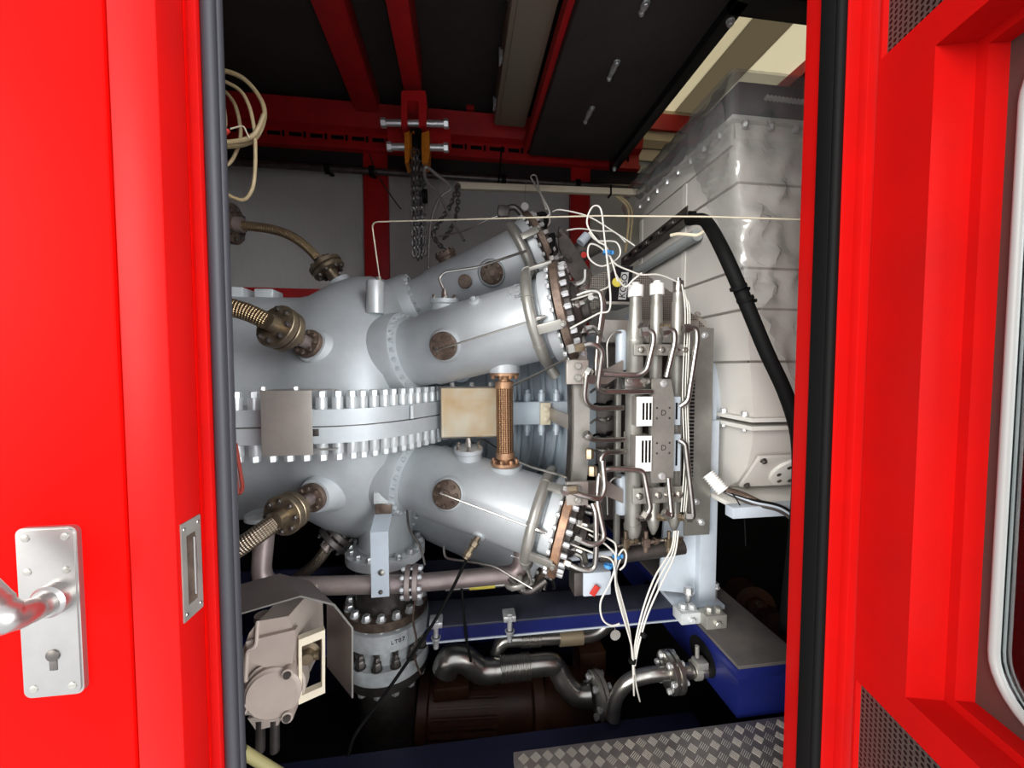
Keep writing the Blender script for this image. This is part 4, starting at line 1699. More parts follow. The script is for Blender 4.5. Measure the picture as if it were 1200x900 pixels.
Y0 = 1.52
t = thing('bellows_pipe', 'stainless pipe with bellows bending down to a flange above the brown pump', 'pipe', pt(610, 780, Y0))
P = cr(pts([(521, 786, 1.50), (528, 772, 1.50), (545, 773, 1.50), (562, 785, 1.50), (580, 786, 1.50)]), 8)
MB().tube(P, [.052 - .007 * i / (len(P) - 1) for i in range(len(P))], 22).build('pipe', 'steel', t)
MB().tube(cr(pts([(580, 786, 1.5), (640, 778, 1.5), (652, 783, 1.5), (662, 800, 1.48), (676, 814, 1.46), (692, 815, 1.45)]), 8), .042, 22).build('pipe', 'steel', t)
bellows(pt(586, 784, 1.5), pt(622, 780, 1.5), .044, 14, 'steel', t)
for px, py in ((549, 776), (562, 785), (575, 787), (637, 778), (657, 790)):
    pass
c = pt(697, 815, 1.45)
b = flange(MB(), c, V((1, .1, .05)), .085, .016)
b = flange(b, c + V((.02, .002, .001)), V((1, .1, .05)), .085, .016)
b.build('pipe_flange', 'steel_dull', t)
flange_bolts(MB(), c + V((.018, 0, 0)), V((1, .1, .05)), .066, 6, .013, .075).build('bolt_set', 'bolt', t)
t = thing('bellows_pipe', 'upper stainless pipe with bellows and a tan sleeve just below the blue rail', 'pipe', pt(650, 748, 1.56))
MB().tube(fillet(pts([(581, 768, 1.56), (588, 750, 1.56), (700, 744, 1.56), (722, 720, 1.56), (724, 705, 1.56)]), .09, 8), .0285, 20).build('pipe', 'steel', t)
bellows(pt(610, 749, 1.56), pt(634, 747.7, 1.56), .030, 11, 'steel', t)
lab(MB().tube([pt(655, 747, 1.56), pt(682, 745, 1.56)], .034, 20).build('sleeve', mat('tan pipe sleeve', (.36, .29, .19), .5, .6), t), 'tan sleeve')
MB().tube(fillet(pts([(724, 712, 1.56), (728, 704, 1.52), (760, 700, 1.50), (806, 700, 1.50)]), .04), .02, 14).hexbolt(pt(740, 701, 1.5), V((1, 0, 0)), .034, .05).build('valve_branch', 'steel_dark', t)
t = thing('flanged_pipe', 'stainless pipe elbow with a bolted flange entering the blue beam hole', 'pipe', pt(770, 790, 1.2))
MB().tube(cr(pts([(718, 842, 1.24), (722, 818, 1.24), (735, 800, 1.23), (755, 792, 1.22), (776, 789, 1.21), (838, 784, 1.2)]), 8), .024, 20).build('pipe', 'steel', t)
c = pt(781, 788, 1.21)
flange(flange(MB(), c, V((1, .05, .02)), .066, .015), c + V((.021, 0, 0)), V((1, .05, .02)), .066, .015).build('pipe_flange', 'steel', t)
flange_bolts(MB(), c + V((.018, 0, 0)), V((1, .05, .02)), .052, 6, .010, .06).build('bolt_set', 'bolt', t)
m = MB().tubewall(pt(812, 785, 1.2), V((1, 0, 0)), .024, .032, .02, 16)
m.bb(pt(813, 770, 1.2).x - .01, pt(813, 770, 1.2).x + .03, 1.16, 1.2, pt(813, 776, 1.2).z, pt(813, 768, 1.2).z, .003)
m.cyl(pt(817, 770, 1.18), pt(817, 757, 1.18), .007, 10)
m.build('pipe_clamp', 'steel_dull', t)

# brown pump
t = thing('oil_pump', 'rusty brown motor pump lying in the dark pit under the stainless pipe', 'pump', pt(590, 830, 1.68))
a, c = pt(487, 832, 1.68), pt(720, 820, 1.68)
d = (c - a).normalized()
Lp = (c - a).length
b = MB()
b.lathe([(0, .10), (.01, .135), (.05, .14), (.06, .125), (.36, .125), (.37, .13), (.50, .13), (.505, .17), (.55, .17), (.555, .14), (Lp - .08, .135), (Lp, .10)], a, d, 40)
b.build('motor_body', 'pump', t)
b = MB()
u, v = frame_from(d)
for i in range(26):
    an = 2 * PI * i / 26
    n = u * math.cos(an) + v * math.sin(an)
    R = Matrix((d, n, d.cross(n))).transposed()
    b.box(a + d * .21 + n * .13, (.28, .03, .006), R)
b.build('cooling_fins', 'pump', t, smooth=0)
MB().box(a + d * .16 + V((0, -.03, .145)), (.15, .13, .06), None, .008).build('terminal_box', 'pump', t)
c2 = pt(690, 790, 1.72)
MB().box(c2 + V((0, 0, .02)), (.13, .12, .26), None, .01).build('pump_tower', 'pump', t)
MB().bb(a.x, c.x, 1.55, 1.82, a.z - .20, a.z - .14, .004).build('base_feet', 'pump', t)
for (px, py, Y, r) in ((905, 735, 1.7, .085), (878, 705, 1.85, .09)):
    p = pt(px, py, Y)
    tt = thing('pump_motor', 'orange brown round motor behind the grey beam, ' + ('nearer of the two' if Y < 1.8 else 'farther of the two'), 'motor', (p.x, Y, p.z))
    b = MB().lathe([(-.12, r * .7), (-.11, r), (.05, r), (.055, r * 1.12), (.075, r * 1.12), (.08, r * .6), (.11, r * .55)], p, V((-.3, -1, .2)), 30)
    b.build('motor_body', 'pump', tt)
    MB().hexbolt(p + V((-.03, -.10, .05)), V((-.3, -1, .2)), .012, .02).build('plug', 'brass', tt)
    MB().bb(p.x - .05, p.x + .05, p.y - .04, p.y + .08, -.2, p.z - r * .6, .004).build('foot', 'pump', tt)
tag(MB().tube([pt(880, 772, 1.5), pt(957, 769, 1.35)], .016, 14).build('floor_pipe', 'steel_dull'), 'short bright pipe end behind the grey beam at the door jamb', 'pipe')
tag(MB().tube(cr(pts([(284, 880, 1.0), (305, 893, 1.02), (330, 908, 1.04)]), 6), .013, 12).build('floor_hose', mat('green yellow hose', (.30, .27, .12), .5)), 'yellow green hose at the lower left corner of the doorway', 'hose')
tag(MB().tube(cr(pts([(276, 520, 1.02), (282, 555, 1.04), (284, 572, 1.05), (279, 576, 1.05), (274, 540, 1.03)]), 8), .0045, 8).build('red_cable', mat('dark red cable', (.22, .03, .02), .5)), 'dark red cable loop hanging beside the left seal', 'cable')

# ================================================================== VALVE RACK
YR = 1.24
rack = thing('valve_rack', 'stainless fuel valve rack with vertical cylinders, clamps and vented boxes', 'valve rack', pt(770, 500, YR))
p0, p1 = pt(806, 384, 1.30), pt(831, 626, 1.30)
b = MB()
b.bb(p0.x, p1.x, 1.298, 1.304, p1.z, p0.z, .001)
b.bb(p1.x - .004, p1.x, 1.304, 1.42, p1.z, p0.z, .001)
b.build('side_plate', 'steel_dull', rack)
for px, py in ((826, 393), (816, 588), (822, 612)):
    MB().hexbolt(pt(px, py, 1.298), V((0, -1, 0)), .010, .010).build('plate_bolt', 'bolt', rack)
p2 = pt(700, 392, 1.36)
MB().bb(p2.x, p1.x, 1.36, 1.366, pt(700, 610, 1.36).z, pt(700, 402, 1.36).z, .001).build('back_plate', 'steel_dark', rack)
MB().bb(pt(704, 400, 1.345).x, pt(816, 400, 1.345).x, 1.33, 1.36, pt(760, 402, 1.345).z, pt(760, 376, 1.345).z, .002).build('top_rail', 'steel_sheet', rack)
b = MB()
z0, z1 = pt(812, 567, 1.292).z, pt(812, 413, 1.292).z
xx = pt(811, 480, 1.292).x
n = 36
for i in range(n):
    b.bb(xx - .008, xx + .008, 1.290, 1.296, z0 + (z1 - z0) * i / n, z0 + (z1 - z0) * (i + .55) / n)
b.build('terminal_strip', 'black_gloss', rack, smooth=0)
# three valve cylinders
for j, (px, w_, ytop, ybot, capw) in enumerate(((745, 9.5, 332, 636, 8.5), (770, 7, 330, 626, 8), (795, 7, 327, 622, 6))):
    Yc = YR + .012 * j
    s = Yc * 1.085 / F
    top, bot = pt(px, ytop, Yc), pt(px - 1, ybot, Yc)
    x = top.x
    H_ = top.z - bot.z
    r = w_ * s
    prof = [(0, r * .25), (.012, r * .55), (.03, r * .85), (.05, r * 1.02), (.065, r * 1.05), (.068, r * .95), (.20, r * .95), (.202, r), (H_ - .20, r), (H_ - .195, r * 1.08), (H_ - .19, r * 1.08), (H_ - .185, r), (H_ - .15, r * (.88 if j == 0 else .98)), (H_ - .115, r * (.76 if j == 0 else .95)), (H_ - .08, r * (.76 if j == 0 else .95)), (H_ - .075, r * (.68 if j == 0 else .84)), (H_ - .045, r * (.66 if j == 0 else .82))]
    v_ = MB().lathe(prof, V((x, Yc, bot.z)), V((0, 0, 1)), 28).build('valve_cylinder', 'steel_dull', rack)
    MB().lathe([(0, capw * s * .96), (.002, capw * s), (.037, capw * s), (.039, capw * s * .94), (.040, capw * s * .5), (.048, capw * s * .5), (.049, capw * s * .4)], V((x, Yc, top.z - .046)), V((0, 0, 1)), 20).build('cap', 'white' if j < 2 else 'steel', v_)
    for zz in (pt(px, 384, Yc).z, pt(px, 603, Yc).z):
        o_ = V((x + .02, Yc - .018, zz))
        m = MB().lathe([(0, .0155), (.012, .0155), (.013, .012), (.026, .012), (.027, .009), (.034, .009)], o_ + V((-.012, .004, 0)), V((.7, -.7, 0)), 6)
        m.build('port_fitting', 'brass' if j else 'steel_dark', v_)
# clamp bars
for (x0_, x1_, y0_, y1_) in ((742, 806, 403, 417), (741, 800, 572, 588)):
    a, c = pt(x0_, y0_, YR - .035), pt(x1_, y1_, YR - .035)
    m = MB().bb(a.x, c.x, YR - .04, YR - .028, c.z, a.z, .004)
    cb_ = m.build('clamp_bar', 'steel_dull', rack)
    z = (a.z + c.z) / 2
    for k in (.13, .50, .66, .80, .92):
        MB().hexbolt(V((a.x + (c.x - a.x) * k, YR - .04, z)), V((0, -1, 0)), .010 if k in (.13, .5, .92) else .006, .008).build('clamp_bolt', 'steel', cb_)
# spacer blocks between the cylinders
b = MB()
for (x0_, x1_, y0_, y1_) in ((752, 760, 388, 402), (775, 786, 388, 402), (757, 764, 540, 600), (781, 789, 545, 605)):
    a, c = pt(x0_, y0_, YR + .01), pt(x1_, y1_, YR + .01)
    b.bb(a.x, c.x, YR, YR + .03, c.z, a.z, .002)
    b.build('spacer_block', 'steel_dull', rack)
    b = MB()
# front plate with two logos of four screws
Yf = YR - .055
a, c = pt(764.5, 444, Yf), pt(789, 565, Yf)
xa, xc, za, zc_ = a.x, c.x, c.z, a.z
b = MB()
b.prism([V((xa, Yf, za)), V((xc - .006, Yf, za)), V((xc, Yf, za + .02)), V((xc, Yf, zc_ - .075)), V((xc - .013, Yf, zc_ - .006)), V((xc - .018, Yf, zc_)), V((xa, Yf, zc_))], V((0, .006, 0)))
fpl = b.build('front_plate', 'steel_dull', rack)
for (px, py) in ((778, 449.5), (776, 558)):
    MB().lathe([(0, .012), (.003, .012), (.004, .008), (.006, .007)], pt(px, py, Yf), V((0, -1, 0)), 16).build('plate_screw', 'bolt', fpl)
for cy in (484, 525):
    c_ = pt(777, cy, Yf)
    m = MB()
    for sx in (-1, 1):
        for sy in (-1, 1):
            m.lathe([(0, .0035), (.0025, .003)], c_ + V((sx * .022, 0, sy * .017)), V((0, -1, 0)), 10)
    m.build('small_screws', 'steel_dark', fpl)
    text_mesh('logo', 'D', .026, c_ + V((.001, -.0005, 0)), V((1, 0, 0)), V((0, 0, 1)), 'steel_dark', fpl, .0008)
# vented boxes
for (xl, xm_, xr, yt_, yb_, sl) in ((733, 746, 764, 465, 499, (472, 492)), (731, 745, 763, 511, 552, (516, 542))):
    A0, B0 = pt(xm_, yt_, YR - .06), pt(xr, yb_, YR - .06)
    L0 = pt(xl, yt_ - 2, YR + .03)
    b = MB()
    b.prism([V((A0.x, YR - .06, B0.z)), V((B0.x, YR - .06, B0.z)), V((B0.x, YR + .03, B0.z)), V((L0.x, YR + .03, B0.z))], V((0, 0, A0.z - B0.z)))
    bx = b.build('vented_box', 'steel_sheet', rack, smooth=0)
    MB().bb(A0.x, B0.x, YR - .0625, YR - .06, B0.z, A0.z, .0006).build('white_front', 'white', bx)
    m = MB()
    for k in (.42, .64, .86):
        x = A0.x + (B0.x - A0.x) * k
        m.bb(x - .0035, x + .0035, YR - .0632, YR - .0624, pt(755, sl[1], YR - .06).z, pt(755, sl[0], YR - .06).z)
    m.build('vent_slot', 'black', bx, smooth=0)
for (y0_, y1_) in ((465, 498), (509, 552)):
    a, c = pt(789, y0_, YR - .03), pt(797, y1_, YR - .03)
    m = MB().bb(a.x, c.x, YR - .032, YR + .0, c.z, a.z, .002).build('cable_shoe', 'white_blue', rack)
    MB().bb(a.x + .008, a.x + .014, YR - .034, YR - .031, c.z + .02, a.z - .02).build('slot', 'black', m)
MB().bb(pt(731, 443, YR - .02).x, pt(763, 457, YR - .02).x, YR - .03, YR, pt(740, 456, YR - .02).z, pt(740, 443, YR - .02).z, .004).build('clamp_block', 'steel', rack)
for (px, py, r) in ((737, 446, .010), (754, 446, .008), (759, 447, .007)):
    MB().hexbolt(pt(px, py, YR - .03), V((0, -1, 0)), r, .010).build('block_bolt', 'steel_dull', rack)
# small blue white canister at the left and lower twin
for (y0_, y1_) in ((387, 434), (557, 602)):
    a, c = pt(728, y0_, YR + .02), pt(728, y1_, YR + .02)
    x = a.x
    m = MB().lathe([(0, .016), (.004, .019), (a.z - c.z - .01, .019), (a.z - c.z, .014)], V((x, YR + .02, c.z)), V((0, 0, 1)), 18).build('small_canister', 'white_blue', rack)
    MB().tube(fillet(pts([(728, y0_ + 2, YR), (718, y0_ + 3, YR), (711, y0_ + 14, YR), (712, y0_ + 46, YR)]), .02), .0035, 8).build('bleed_tube', 'steel', m)
# left bracket arm with bolts
for py, dy in ((440, 1), (572, -1)):
    a, c = pt(688, py - 10, 1.2), pt(728, py + 8, 1.22)
    b = MB()
    b.prism([pt(686, py - 8, 1.2), pt(712, py - 8, 1.22), pt(730, py - 8 + dy * -10, 1.23), pt(730, py + 8 + dy * -10, 1.23), pt(712, py + 10, 1.22), pt(686, py + 10, 1.2)], V((0, .01, 0)))
    b.build('support_arm', 'steel_sheet', rack, smooth=0)
MB().bb(pt(722, 400, 1.3).x, pt(728, 400, 1.3).x, 1.29, 1.31, pt(722, 640, 1.3).z, pt(722, 400, 1.3).z, .002).build('upright', 'steel_dull', rack)
MB().bb(pt(742, 400, 1.34).x, pt(757, 400, 1.34).x, 1.31, 1.33, pt(722, 640, 1.3).z, pt(722, 400, 1.3).z, .002).build('upright', 'steel_dark', rack)
# needle valves at the rack foot
for px in (733, 757, 784):
    c_ = pt(px, 636, YR - .02)
    m = MB().box(c_, (.022, .022, .03), None, .003)
    m.cyl(c_ + V((0, 0, .015)), c_ + V((0, 0, .04)), .007, 10)
    m.cyl(c_ + V((0, 0, -.015)), c_ + V((0, 0, -.032)), .009, 10)
    m.cyl(c_ + V((.01, 0, 0)), c_ + V((.045, 0, .004)), .006, 10)
    m.hexbolt(c_ + V((.03, 0, .003)), V((1, 0, 0)), .010, .014)
    m.build('needle_valve', 'brass' if px != 757 else 'rust', rack)
MB().tube(pts([(722, 640, YR), (800, 630, YR)]), .006, 8).build('manifold_rod', 'steel', rack)
MB().tube(pts([(800, 640, YR + .04), (700, 654, YR + .05)]), .028, 14).build('lower_manifold', 'steel_dark', rack)
# bent stainless tubes of the rack
tubes = [
    [(754, 389, 1.17), (765, 388, 1.165), (766, 400, 1.165), (758, 434, 1.165), (748, 440, 1.17), (706, 438, 1.17)],
    [(778, 388, 1.17), (790, 386, 1.165), (791, 400, 1.165), (781, 442, 1.17)],
    [(803, 385, 1.18), (816, 384, 1.175), (817, 398, 1.175), (806, 470, 1.18), (797, 476, 1.19)],
    [(757, 604, 1.17), (762, 596, 1.165), (754, 552, 1.18), (742, 550, 1.18), (703, 549, 1.18), (700, 580, 1.18)],
    [(780, 602, 1.17), (787, 606, 1.165), (783, 560, 1.18)],
    [(806, 606, 1.18), (812, 606, 1.175), (811, 590, 1.175), (803, 520, 1.18), (796, 516, 1.19)],
    [(668, 409, 1.12), (695, 402, 1.11), (706, 410, 1.12), (700, 454, 1.14), (706, 459, 1.16), (764, 459, 1.18)],
    [(690, 435, 1.14), (687, 440, 1.14), (684, 470, 1.15), (696, 479, 1.17), (730, 478, 1.2)],
    [(688, 510, 1.14), (694, 515, 1.15), (706, 516, 1.17), (732, 515, 1.2)],
    [(705, 560, 1.16), (704, 535, 1.16), (712, 530, 1.17), (732, 529, 1.2)],
    [(662, 574, 1.10), (690, 583, 1.10), (704, 585, 1.11), (709, 572, 1.12), (706, 540, 1.14)],
    [(676, 632, 1.12), (694, 640, 1.11), (709, 632, 1.12), (699, 585, 1.14), (702, 555, 1.16)],
    [(664, 660, 1.14), (680, 668, 1.12), (697, 668, 1.12), (699, 640, 1.12), (698, 600, 1.13), (694, 590, 1.14)],
    [(668, 350, 1.2), (690, 341, 1.18), (703, 342, 1.17), (706, 360, 1.17), (700, 400, 1.18), (698, 440, 1.18)],
    [(672, 362, 1.2), (694, 347, 1.2), (708, 350, 1.19), (706, 375, 1.19), (702, 400, 1.19)],
]
for i, tb in enumerate(tubes):
    rr_ = .0085 if i > 5 else .0095
    P = fillet(pts(tb), .04, 7)
    m = MB().tube(P, rr_, 12)
    d0 = (P[0] - P[1]).normalized()
    m.hexbolt(P[0] - d0 * .012, d0, rr_ * 1.7, .022, False)
    m.build('fuel_tube', 'steel', rack)
for (px, py, Y) in ((673, 408, 1.12), (665, 574, 1.1), (691, 537, 1.14), (694, 557, 1.14)):
    MB().hexbolt(pt(px, py, Y), V((.9, -.2, .1)) if Y < 1.13 else V((0, 0, 1)), .014, .03, False).build('brass_nut', 'brass', rack)
# vertical wires along the rack
for x in (801, 804, 806.5):
    MB().tube(cr(pts([(x - 2, 330 + (x - 800) * 3, 1.22), (x + 2, 370, 1.2), (x - 1, 460, 1.2), (x + 1, 540, 1.2), (x - 3, 600, 1.2)]), 6), .0021, 6).build('signal_wire', 'cable_w', rack)

# black valve positioner box with its white plate, behind the rack top
t = thing('positioner_box', 'black box with a white upright name plate and yellow disc above the rack', 'instrument box', pt(727, 335, 1.42))
b = MB()
b.prism([pt(x, y, 1.42) for x, y in ((708, 354), (714, 322), (722, 312), (742, 312), (738, 354))], V((.03, .12, 0)))
b.build('housing', 'black_gloss', t, smooth=0)
b = MB()
q = [pt(x, y, 1.418) for x, y in ((724.5, 351), (728.5, 319), (737, 319), (733.5, 351))]
b.prism(q, V((0, .004, 0)))
pl = b.build('name_plate', mat('grey white plate', (.42, .42, .42), .4), t, smooth=0)
yd = (q[1] - q[0]).normalized()
text_mesh('lettering', 'KOSO', .034, (q[0] + q[1] + q[2] + q[3]) / 4 + V((0, -.0006, 0)), yd, V((-1, 0, 0)), 'black', pl, .0006)
lab(MB().lathe([(0, .018), (.006, .018)], pt(722.5, 331, 1.418), V((0, -1, 0)), 20).build('yellow_disc', 'yellow', t), 'yellow disc')
MB().bb(pt(707, 358, 1.42).x, pt(738, 358, 1.42).x, 1.39, 1.54, pt(707, 358, 1.42).z, pt(707, 354.5, 1.42).z, .002).build('box_foot', 'steel_sheet', t)
# perforated heat shield behind the cylinders
t = thing('perforated_shield', 'perforated steel shield sheets behind the tops of the valve cylinders', 'shield', pt(760, 350, 1.40))
b = MB()
b.prism([pt(x, y, 1.40) for x, y in ((743, 320), (752, 318), (790, 345), (815, 372), (828, 384), (742, 384))], V((0, .004, 0)))
b.build('shield_sheet', 'mesh_steel', t, smooth=0)
b = MB()
b.prism([pt(x, y, 1.5) for x, y in ((680, 330), (714, 316), (708, 362), (684, 362))], V((0, .004, 0)))
b.build('shield_sheet', 'mesh_steel', t, smooth=0)
b = MB()
b.prism([pt(x, y, 1.42) for x, y in ((800, 362), (828, 376), (828, 384), (800, 384))], V((0, .006, 0)))
b.hexbolt(pt(817, 369, 1.42), V((0, -1, 0)), .011, .012)
b.build('shield_bracket', 'steel_sheet', t)

# igniter box with cables under the rack
t = thing('junction_box', 'small pale junction box with a red tag under the can ends', 'junction box', pt(700, 685, 1.22))
a, c = pt(684, 672, 1.2), pt(716, 697, 1.2)
MB().bb(a.x, c.x, 1.2, 1.27, c.z, a.z, .003).build('box_face', 'white_blue', t)
MB().bb(a.x - .03, a.x, 1.205, 1.27, c.z, a.z, .003).build('box_side', 'steel_dark', t)
lab(MB().box(pt(697, 692, 1.19), (.02, .006, .035), Matrix.Rotation(.6, 3, 'Y'), .001).build('tag', 'tag_red', t), 'red tag')
MB().tube(pts([(664, 655, 1.25), (700, 650, 1.25), (720, 648, 1.25)]), .010, 10).build('igniter_lead', 'white_blue', t)

# ================================================================== CABLES AND TUBES
def cable(label, P, r=.0028, m='cable_w', Y=None, name='cable', cat='cable', smooth=True, n=8, group=None):
    pp = pts(P, Y)
    path = cr(pp, n) if smooth else fillet(pp, .02, 6)
    o = MB().tube(path, r, 8).build(name, m)
    return tag(o, label, cat, group)


cable('thin beige instrument tube running level across the doorway above the cans', [(446, 334, 1.6), (436, 264, 1.58), (440, 260, 1.56), (700, 253, 1.3), (830, 254, 1.16), (958, 258, 1.06)], .0028, 'ivory', smooth=False, name='instrument_tube', cat='tube')
cable('white cable looping above the upper can ends below the ivory conduit', [(668, 385, 1.12), (700, 368, 1.12), (715, 360, 1.12), (712, 310, 1.15), (708, 275, 1.18), (704, 245, 1.2), (694, 243, 1.2), (688, 262, 1.2), (700, 282, 1.2), (712, 292, 1.2), (724, 330, 1.2)], .0028)
cable('white cable coiled over the black positioner box', [(655, 356, 1.16), (705, 340, 1.18), (714, 330, 1.2), (709, 296, 1.22), (692, 286, 1.22), (690, 302, 1.22), (706, 312, 1.22), (726, 300, 1.22), (722, 284, 1.22), (700, 282, 1.22), (690, 272, 1.22)], .0028)
cable('white cable slanting from the top can to the cable tray', [(648, 248, 1.5), (658, 246, 1.45), (690, 254, 1.4), (720, 272, 1.38), (744, 288, 1.36)], .0028)
cable('white cable from the blue tie to the valve caps', [(713, 298, 1.2), (722, 310, 1.2), (740, 318, 1.2), (752, 322, 1.2), (772, 322, 1.2), (793, 330, 1.21)], .0028)
cable('white cable tail from the yellow disc to the first valve cap', [(722, 322, 1.25), (728, 332, 1.24), (734, 336, 1.22), (742, 328, 1.21), (752, 320, 1.2)], .003)
cable('thin white wire loop over the ivory conduit', [(641, 254, 1.6), (644, 248, 1.62), (634, 228, 1.8), (626, 215, 2.0), (622, 207, 2.05), (628, 206, 2.05), (632, 222, 1.9), (640, 245, 1.7)], .004)
cable('thin white wire arching across the right red post', [(664, 270, 1.5), (680, 268, 1.48), (702, 271, 1.46), (720, 272, 1.45), (733, 284, 1.44)], .003)
cable('pair of beige wires hanging from the right end of the ivory conduit', [(722, 230, 2.0), (732, 238, 2.0), (737, 250, 1.98), (735, 280, 1.95), (733, 295, 1.9)], .006, 'cable_b')
cable('outer beige wire curving down from the ivory conduit end', [(726, 230, 2.02), (736, 238, 2.02), (741, 252, 2.0), (738, 285, 1.97)], .005, 'cable_b')
# ties
for px, py, Y, mm, lb in ((711, 296, 1.195, 'tie_blue', 'blue cable tie on the looped cables above the rack'), (722, 652, 1.155, 'tie_blue', 'upper blue cable tie on the white cable bundle below the rack'), (712, 663, 1.155, 'tie_blue', 'lower blue cable tie beside the pale junction box')):
    tag(MB().tubewall(pt(px, py, Y) + V((0, 0, -.005)), V((.2, 0, 1)), .010, .0135, .010, 12).bb(pt(px, py, Y).x + .011, pt(px, py, Y).x + .022, Y - .004, Y + .004, pt(px, py, Y).z - .006, pt(px, py, Y).z + .006).build('cable_tie', mm), lb, 'cable tie')
# bundles below the rack
bund = [
    ('white cable of the left bundle running down from the blue ties, leftmost strand', [(690, 626, 1.14), (712, 640, 1.14), (722, 655, 1.14), (716, 680, 1.13), (704, 705, 1.12), (706, 725, 1.12), (716, 733, 1.12), (726, 731, 1.12)]),
    ('white cable from the lower can igniter into the left bundle', [(668, 637, 1.14), (700, 650, 1.13), (718, 658, 1.13), (722, 690, 1.13), (728, 715, 1.13), (740, 757, 1.14), (743, 790, 1.15)]),
    ('white cable of the left bundle passing over the pale junction box', [(676, 615, 1.14), (714, 632, 1.14), (722, 642, 1.14), (720, 670, 1.14), (728, 700, 1.14), (737, 735, 1.14), (741, 770, 1.15), (743, 815, 1.17)]),
    ('white cable with a loop to the right of the blue tie', [(722, 655, 1.15), (730, 644, 1.15), (734, 650, 1.15), (732, 662, 1.15), (726, 668, 1.15)]),
    ('white cable of the left bundle ending at the brass fittings', [(727, 655, 1.15), (722, 672, 1.15), (726, 700, 1.15), (734, 728, 1.15), (741, 762, 1.16), (745, 800, 1.17), (750, 822, 1.18)]),
    ('left strand of the right cable bundle falling from the rack corner', [(790, 622, 1.2), (786, 645, 1.18), (768, 675, 1.16), (754, 712, 1.15), (745, 750, 1.15), (742, 775, 1.15)]),
    ('middle strand of the right cable bundle falling from the rack corner', [(792, 622, 1.2), (788, 648, 1.18), (771, 680, 1.16), (757, 715, 1.15), (747, 752, 1.15), (743, 778, 1.15)]),
    ('right strand of the right cable bundle falling from the rack corner', [(795, 622, 1.2), (790, 652, 1.18), (774, 686, 1.16), (759, 720, 1.15), (749, 754, 1.15), (744, 780, 1.15)]),
]
for lb, P in bund:
    cable(lb, P, .0029)
tag(MB().tube([pt(741, 772, 1.15), pt(740.5, 776, 1.15)], .0125, 10).build('cable_tie', 'black'), 'black tie where the two white cable bundles meet', 'cable tie')
tag(MB().tube([pt(755, 742, 1.148), pt(753, 746, 1.148)], .0105, 10).build('cable_tie', 'black'), 'black tie halfway down the right white bundle', 'cable tie')
t = thing('key_tag', 'round grey metal tag hanging on a wire below the left cable bundle', 'tag', pt(721, 744, 1.12))
MB().lathe([(0, .0165), (.002, .0165)], pt(721, 744, 1.12), V((0, -1, 0)), 24).build('disc', 'steel_dull', t)
MB().tube([pt(721, 739, 1.12), pt(720, 732, 1.12)], .0012, 6).build('wire', 'steel', t)
t = thing('key_tag', 'round white tag hanging on a wire from the ivory conduit', 'tag', pt(615, 242, 2.0))
MB().lathe([(0, .020), (.002, .020)], pt(615, 242, 2.0), V((0, -1, 0)), 24).build('disc', 'white', t)
MB().tube([pt(615, 238, 2.0), pt(616, 214, 2.04)], .0016, 6).build('wire', 'steel', t)
# ivory conduit
t = thing('cable_conduit', 'straight ivory cable conduit above the top can in front of the back wall', 'conduit', pt(640, 222, 2.1))
a, c = pt(535, 218, 2.08), pt(746, 226, 2.08)
MB().box((a + c) / 2, ((c - a).length, .03, .034), Matrix.Rotation(math.atan2(a.z - c.z, c.x - a.x), 3, 'Y'), .003).build('conduit_body', 'ivory', t)
MB().bb(pt(716, 222, 2.06).x - .003, pt(716, 222, 2.06).x + .003, 2.055, 2.10, pt(716, 229, 2.06).z, pt(716, 217, 2.06).z).build('strap', 'black', t)
MB().tube(pts([(746, 226, 2.08), (751, 230, 2.06)]), .02, 10).build('end_gland', 'black', t)

# sampling tubes from the bosses
cable('steel sampling tube from the upper front can boss to the fuel hoop', [(519, 338, 1.5), (514, 326, 1.5), (520, 319, 1.5), (560, 313, 1.5), (617, 294, 1.5)], .005, 'steel', smooth=False, name='sampling_tube', cat='tube')
tag(MB().tube(fillet([Bc.samp + V((0, 0, -.01)), pt(556, 520, 1.45), pt(566, 514, 1.46), pt(590, 530, 1.5)], .02), .003, 8).build('sampling_tube', 'steel_dark'), 'dark thin tube rising from the lower front can boss', 'tube')
cable('thin steel line from the upper can base to the fuel hoop bracket', [(600, 452, 1.3), (635, 436, 1.2), (664, 420, 1.12)], .004, 'steel', smooth=False, name='sampling_tube', cat='tube')
cable('thin steel line from the braided tube foot to the support ring', [(608, 541, 1.3), (625, 548, 1.25), (655, 556, 1.15), (664, 560, 1.13)], .0042, 'steel', smooth=False, name='sampling_tube', cat='tube')
cable('thin steel line under the lower front can to its fuel hoop', [(520, 640, 1.4), (521, 654, 1.38), (560, 660, 1.33), (580, 664, 1.3), (624, 690, 1.22)], .004, 'steel', name='sampling_tube', cat='tube', smooth=False)
cable('long black cable hanging from the drain fitting into the pit', [(547, 655, 1.30), (530, 690, 1.28), (508, 730, 1.26), (480, 772, 1.24), (450, 815, 1.22), (418, 858, 1.2), (408, 885, 1.2)], .0055, 'black')
cable('thin black cable dropping behind the brown pipe into the pit', [(538, 668, 1.4), (542, 700, 1.34), (546, 745, 1.33), (552, 775, 1.34)], .0045, 'black')
cable('thin dark grey lead curving from the lower can base to the pipe flange', [(477, 598, 1.42), (480, 620, 1.38), (492, 640, 1.36), (498, 662, 1.34)], .004, 'steel_dark')
cable('thin brown lead beside the white valve ring', [(487, 698, 1.4), (484, 725, 1.4), (488, 750, 1.42), (486, 770, 1.45), (493, 790, 1.46)], .004, 'rust')

